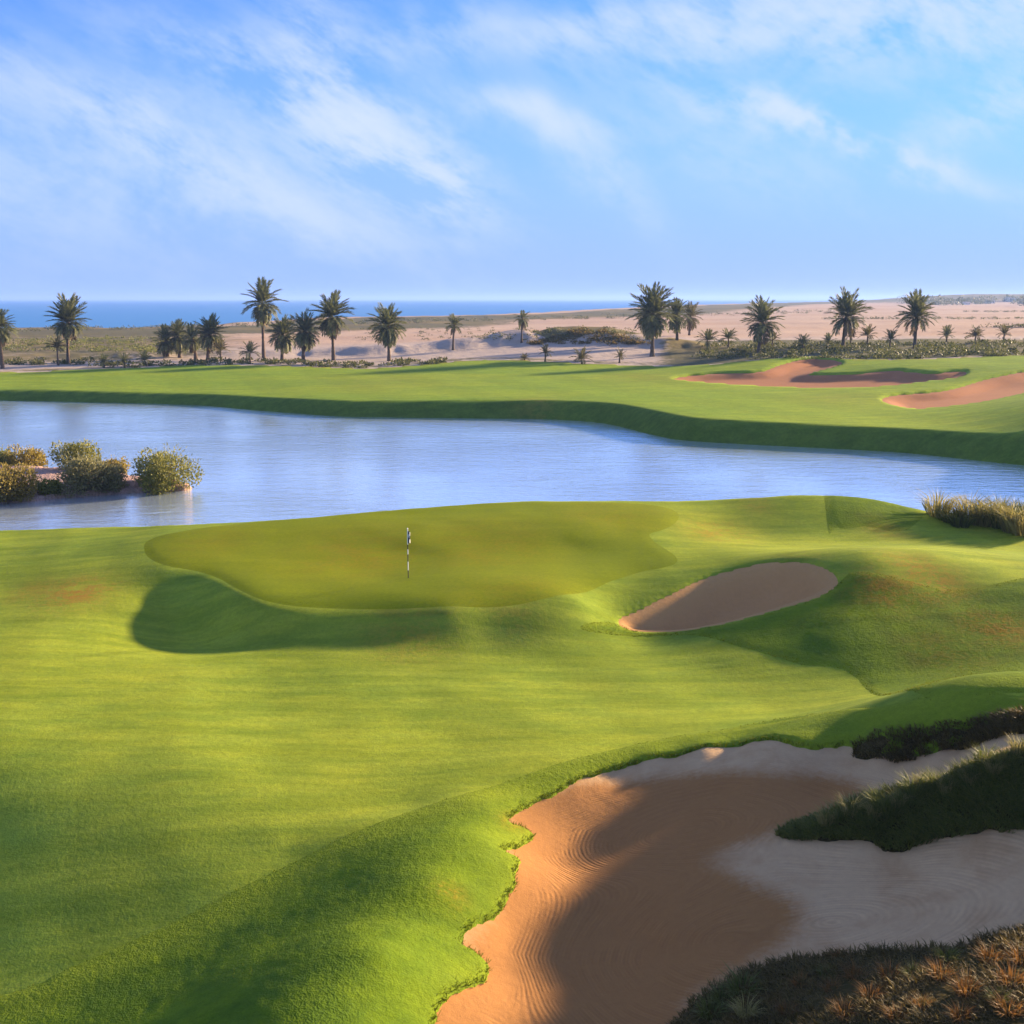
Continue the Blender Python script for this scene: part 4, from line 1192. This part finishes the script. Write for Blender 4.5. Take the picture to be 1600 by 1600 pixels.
for i in range(26):
    u = 1290 + i * 12.5
    v = 1306 - (u - 1230) * 0.345 + random.uniform(0, 26)
    put_tuft(u, v, random.uniform(34, 50), 'pale' if i % 3 == 0 else 'green', 'straw coloured seeding grass on the bunker dune ridge, %s from its left tip' % ORD[i // 3] if i % 3 == 0 else 'green tall grass tuft on the bunker dune ridge, %s from its left tip' % ORD[i - i // 3 - 1], g, wide=0.8)
g = 'tall reeds at the right shore of the near bank'
for (u, v, h, k, lab) in [(1464, 808, 42, 'pale', 'leftmost straw clump of the reeds on the right shore'), (1482, 816, 30, 'green', 'dark low clump beside the leftmost reed clump'),
                          (1512, 818, 48, 'pale', 'tallest golden clump of the reeds on the right shore'), (1535, 822, 48, 'pale', 'golden clump right of the tallest reeds'),
                          (1500, 824, 30, 'green', 'green clump in front of the tallest golden reeds'), (1560, 824, 48, 'green', 'dark green clump in the middle of the right shore reeds'),
                          (1582, 832, 50, 'pale', 'pale reed clump near the right edge of the picture'), (1600, 838, 52, 'pale', 'pale reed clump cut by the right edge of the picture'), (1560, 812, 34, 'green', 'green clump behind the middle of the right shore reeds'), (1592, 818, 40, 'green', 'green clump behind the pale reeds at the right edge')]:
    put_tuft(u, v, h * 1.2, k, lab, g, name='reed_clump', wide=1.15)


# ---------------------------------------------------------------- far scrub
def far_scrub(name, pts_uv, label, mat, size, h, seed, leaves=60, leaf=0.34):
    rg = np.random.default_rng(seed)
    V, F, T, b = [], [], [], 0
    P = np.array(pts_uv)
    Z = H_far(P[:, 0], P[:, 1])
    for (x, y), z in zip(P, Z):
        w = size * rg.uniform(0.35, 1.7); hh = h * rg.uniform(0.35, 1.5)
        v_, f_, t_ = leaf_cloud(leaves, [(0, 0, hh * 0.4, w * 0.5, w * 0.5, hh * 0.5), (w * 0.4, 0.2 * w, hh * 0.3, w * 0.35, w * 0.35, hh * 0.4)], leaf, rg)
        V.append(v_ + (x, y, z)); F.append(f_ + b); T.append(t_); b += len(v_)
    o = mesh_obj(name, np.vstack(V), np.vstack(F), mat, smooth=False, attrs={'tone': np.concatenate(T)})
    tag(o, label, 'scrub', kind='stuff')


F_NT = int((R(44) - R(-34)) / 0.0026) + 1
F_R = np.hypot(FX, FY).reshape(-1, F_NT)[:, 0]
F_Z = FZ.reshape(-1, F_NT)


def hit_grid(u, v):
    """where a line of sight meets the far land, read from its grid"""
    d = pix_dir(u, v)
    hyp = math.hypot(d[0], d[1])
    c = min(max(int(round((math.atan2(d[0], d[1]) - R(-34)) / 0.0026)), 0), F_NT - 1)
    gap = CAM_H + d[2] / hyp * F_R - F_Z[:, c]
    below = np.nonzero(gap < 0)[0]
    i = below[0] if len(below) else len(F_R) - 1
    r = F_R[0] if i == 0 else F_R[i - 1] + (F_R[i] - F_R[i - 1]) * gap[i - 1] / (gap[i - 1] - gap[i] + 1e-9)
    return d[0] / hyp * r, d[1] / hyp * r


def band(n, u0, u1, vfun, seed):
    rg = np.random.default_rng(seed)
    out = []
    for i in range(n):
        u = rg.uniform(u0, u1)
        out.append(hit_grid(u, vfun(u, rg.random())))
    return out


far_scrub('scrub', band(300, 1090, 1640, lambda u, r: 562 - 24 * r - max(0, (u - 1400)) * 0.02, 1), 'olive scrub hedge behind the far bunkers on the right', M_SCRUBLEAF, 2.2, 0.7, 1)
far_scrub('scrub', band(160, -20, 700, lambda u, r: 573 - 8 * r - 3 * math.sin(u * 0.02), 2), 'low olive scrub along the back of the far fairway', M_SCRUBLEAF, 1.5, 0.55, 2)
far_scrub('scrub', band(150, -20, 330, lambda u, r: 552 - 24 * r, 3), 'patchy yellowish scrub on the sandy ground at left', M_TUFT_GREEN, 2.6, 0.8, 3)
far_scrub('scrub', band(260, 0, 1300, lambda u, r: 514 - (u / 1300.0) * 30 + 6 * r, 4), 'distant scrub belt along the beach', M_SCRUBLEAF, 4.0, 0.9, 4, 40, 0.5)
far_scrub('scrub', band(110, 830, 1010, lambda u, r: 538 - 24 * r * math.exp(-((u - 918) / 60.0) ** 2), 5), 'dark brown scrub covering the mound right of the centre', M_COVER_D, 1.8, 0.32, 5)


for q_, (v0, u0, u1, n_, lab) in enumerate([(499, 1280, 1620, 70, 'thin dark line of scrub across the pale sand at right'), (512, 1540, 1620, 24, 'short dark line of scrub low on the pale sand at the right edge'), (488, 1500, 1620, 40, 'distant line of scrub below the hazy hills at right')]):
    far_scrub('scrub', band(n_, u0, u1, lambda u, r: v0 - 1.5 * r, 20 + q_), lab, M_SCRUBLEAF, 2.6, 0.8, 20 + q_, 30, 0.45)
far_scrub('scrub', band(60, 1400, 1620, lambda u, r: 478 - 8 * r, 30), 'hazy clumps of trees below the hills at far right', M_SCRUBLEAF, 16.0, 9.0, 30, 90, 2.2)
far_scrub('scrub', band(150, 560, 1000, lambda u, r: 512 + 20 * r, 31), 'sparse low scrub dotted over the pale sand plain', M_SCRUBLEAF, 1.3, 0.4, 31, 24, 0.3)


def box(x0, x1, y0, y1, z0, z1):
    V = np.array([(x, y, z) for z in (z0, z1) for y in (y0, y1) for x in (x0, x1)], float)
    return V, np.array([(0, 2, 3, 1), (4, 5, 7, 6), (0, 1, 5, 4), (2, 6, 7, 3), (0, 4, 6, 2), (1, 3, 7, 5)])


def house(u, v, wpx, hpx, label, seed):
    x, y = hit_far(u, v)
    z = float(H_far(np.array([x]), np.array([y]))[0])
    k = y / 1800.0
    w, h, d = wpx * k, hpx * k, wpx * k * 0.7
    t = empty('house', (x, y, z - 0.5), 0.2 * (seed % 3))
    tag(t, label, 'house', 'white houses far off at the right')
    mesh_obj('wall', *box(-w / 2, w / 2, -d / 2, d / 2, 0, h), M_HOUSE, t, smooth=False)
    mesh_obj('roof', *box(-w / 2 - 0.3, w / 2 + 0.3, -d / 2 - 0.3, d / 2 + 0.3, h, h + 0.6), M_HOUSE, t, smooth=False)
    n = max(2, int(w / 4))
    for i in range(n):
        cx = -w / 2 + w * (i + 0.5) / n
        mesh_obj('window', *box(cx - 0.8, cx + 0.8, -d / 2 - 0.08, -d / 2 + 0.1, h * 0.35, h * 0.72), M_PANE, t, smooth=False)


m_, N_ = material('white_render'); finish(N_, (0.72, 0.69, 0.64), 0.9); M_HOUSE = m_
m_, N_ = material('dark_pane'); finish(N_, (0.06, 0.07, 0.08), 0.2, spec=0.5); M_PANE = m_
house(1546, 474, 13, 5, 'small white house left of the other two in the far haze', 0)
house(1580, 471, 16, 6, 'largest white house in the far haze near the right edge', 1)
house(1510, 476, 9, 4, 'tiny white house farthest left in the haze below the hills', 2)

# ---------------------------------------------------------------- flagstick
def flag_materials():
    m, N = material('flagstick_white'); finish(N, (0.75, 0.74, 0.70), 0.4, spec=0.4); a = m
    m, N = material('flagstick_black'); finish(N, (0.03, 0.03, 0.03), 0.4, spec=0.4); b = m
    m, N = material('checked_flag_cloth')
    at = N.attr('chk').outputs['Fac']
    finish(N, N.mix(N.smooth(at, 0.45, 0.55), (0.8, 0.79, 0.76), (0.02, 0.02, 0.02)), 0.8, spec=0.1)
    return a, b, m


FW, FB, FC = flag_materials()
fx, fy = hit_near(638, 906)
fz = float(H_near(np.array([fx]), np.array([fy]))[0])
fl = empty('flagstick', (fx, fy, fz))
tag(fl, 'black and white banded flagstick with limp checked flag on the putting green', 'flagstick')
bands = [(-0.05, 0.42, FB), (0.42, 0.80, FW), (0.80, 1.12, FB), (1.12, 1.34, FW), (1.34, 1.55, FB), (1.55, 2.22, FW)]
for z0, z1, mt in bands:
    v_, f_ = tube([(0, 0, z0), (0, 0, z1)], [0.022, 0.020], 10)
    mesh_obj('pole_band', v_, f_, mt, fl)
v_, f_ = tube([(0, 0, 2.22), (0, 0, 2.25), (0, 0, 2.27)], [0.03, 0.03, 0.005], 10)
mesh_obj('finial', v_, f_, FW, fl)
# limp flag: folds hanging round the top of the stick
nu, nv = 19, 13
fv, chk = [], []
for j in range(nv):
    for i in range(nu):
        a_, b_ = i / (nu - 1), j / (nv - 1)
        r_ = 0.025 + 0.10 * a_ ** 0.8
        ang = 0.6 + 1.1 * math.sin(a_ * 7.5) * (0.55 + 0.4 * b_)
        fv.append((r_ * math.cos(ang), r_ * math.sin(ang) - 0.02, 2.18 - 0.40 * b_ - 0.22 * a_ * (0.6 + 0.4 * b_)))
        chk.append(0)
ff = np.array([(j * nu + i, j * nu + i + 1, (j + 1) * nu + i + 1, (j + 1) * nu + i) for j in range(nv - 1) for i in range(nu - 1)])
# checks: one value per small square, kept crisp by splitting the faces
fv = np.array(fv)
SV = fv[ff].reshape(-1, 3)
SF = np.arange(len(SV)).reshape(-1, 4)
cc = np.array([((k % (nu - 1)) // 5 + (k // (nu - 1)) // 4) % 2 for k in range(len(ff))], float)
mesh_obj('flag', SV, SF, FC, fl, attrs={'chk': np.repeat(cc, 4)})
v_, f_ = tube([(0, 0, 0.026), (0, 0, 0.032)], [0.054, 0.054], 16)
mesh_obj('cup_rim', v_, f_, FW, fl)

# ---------------------------------------------------------------- haze
def haze():
    m = bpy.data.materials.new('sea_haze')
    m.use_nodes = True
    N = NT(m.node_tree)
    p = N.n('ShaderNodeVolumePrincipled')
    N.set(p, 'Color', (0.28, 0.44, 0.84)); N.set(p, 'Density', 0.00015); N.set(p, 'Anisotropy', 0.2)
    o = N.n('ShaderNodeOutputMaterial')
    N.link(p.outputs[0], o.inputs['Volume'])
    x, y0, y1, z0, z1 = 20500, -60, 20500, -6.0, 46.0
    V = np.array([(sx_, sy_, sz_) for sz_ in (z0, z1) for sy_ in (y0, y1) for sx_ in (-x, x)])
    F = np.array([(0, 2, 3, 1), (4, 5, 7, 6), (0, 1, 5, 4), (2, 6, 7, 3), (0, 4, 6, 2), (1, 3, 7, 5)])
    o = mesh_obj('haze', V, F, m, smooth=False)
    tag(o, 'thin pale sea haze over the whole landscape', 'haze', kind='stuff')


haze()
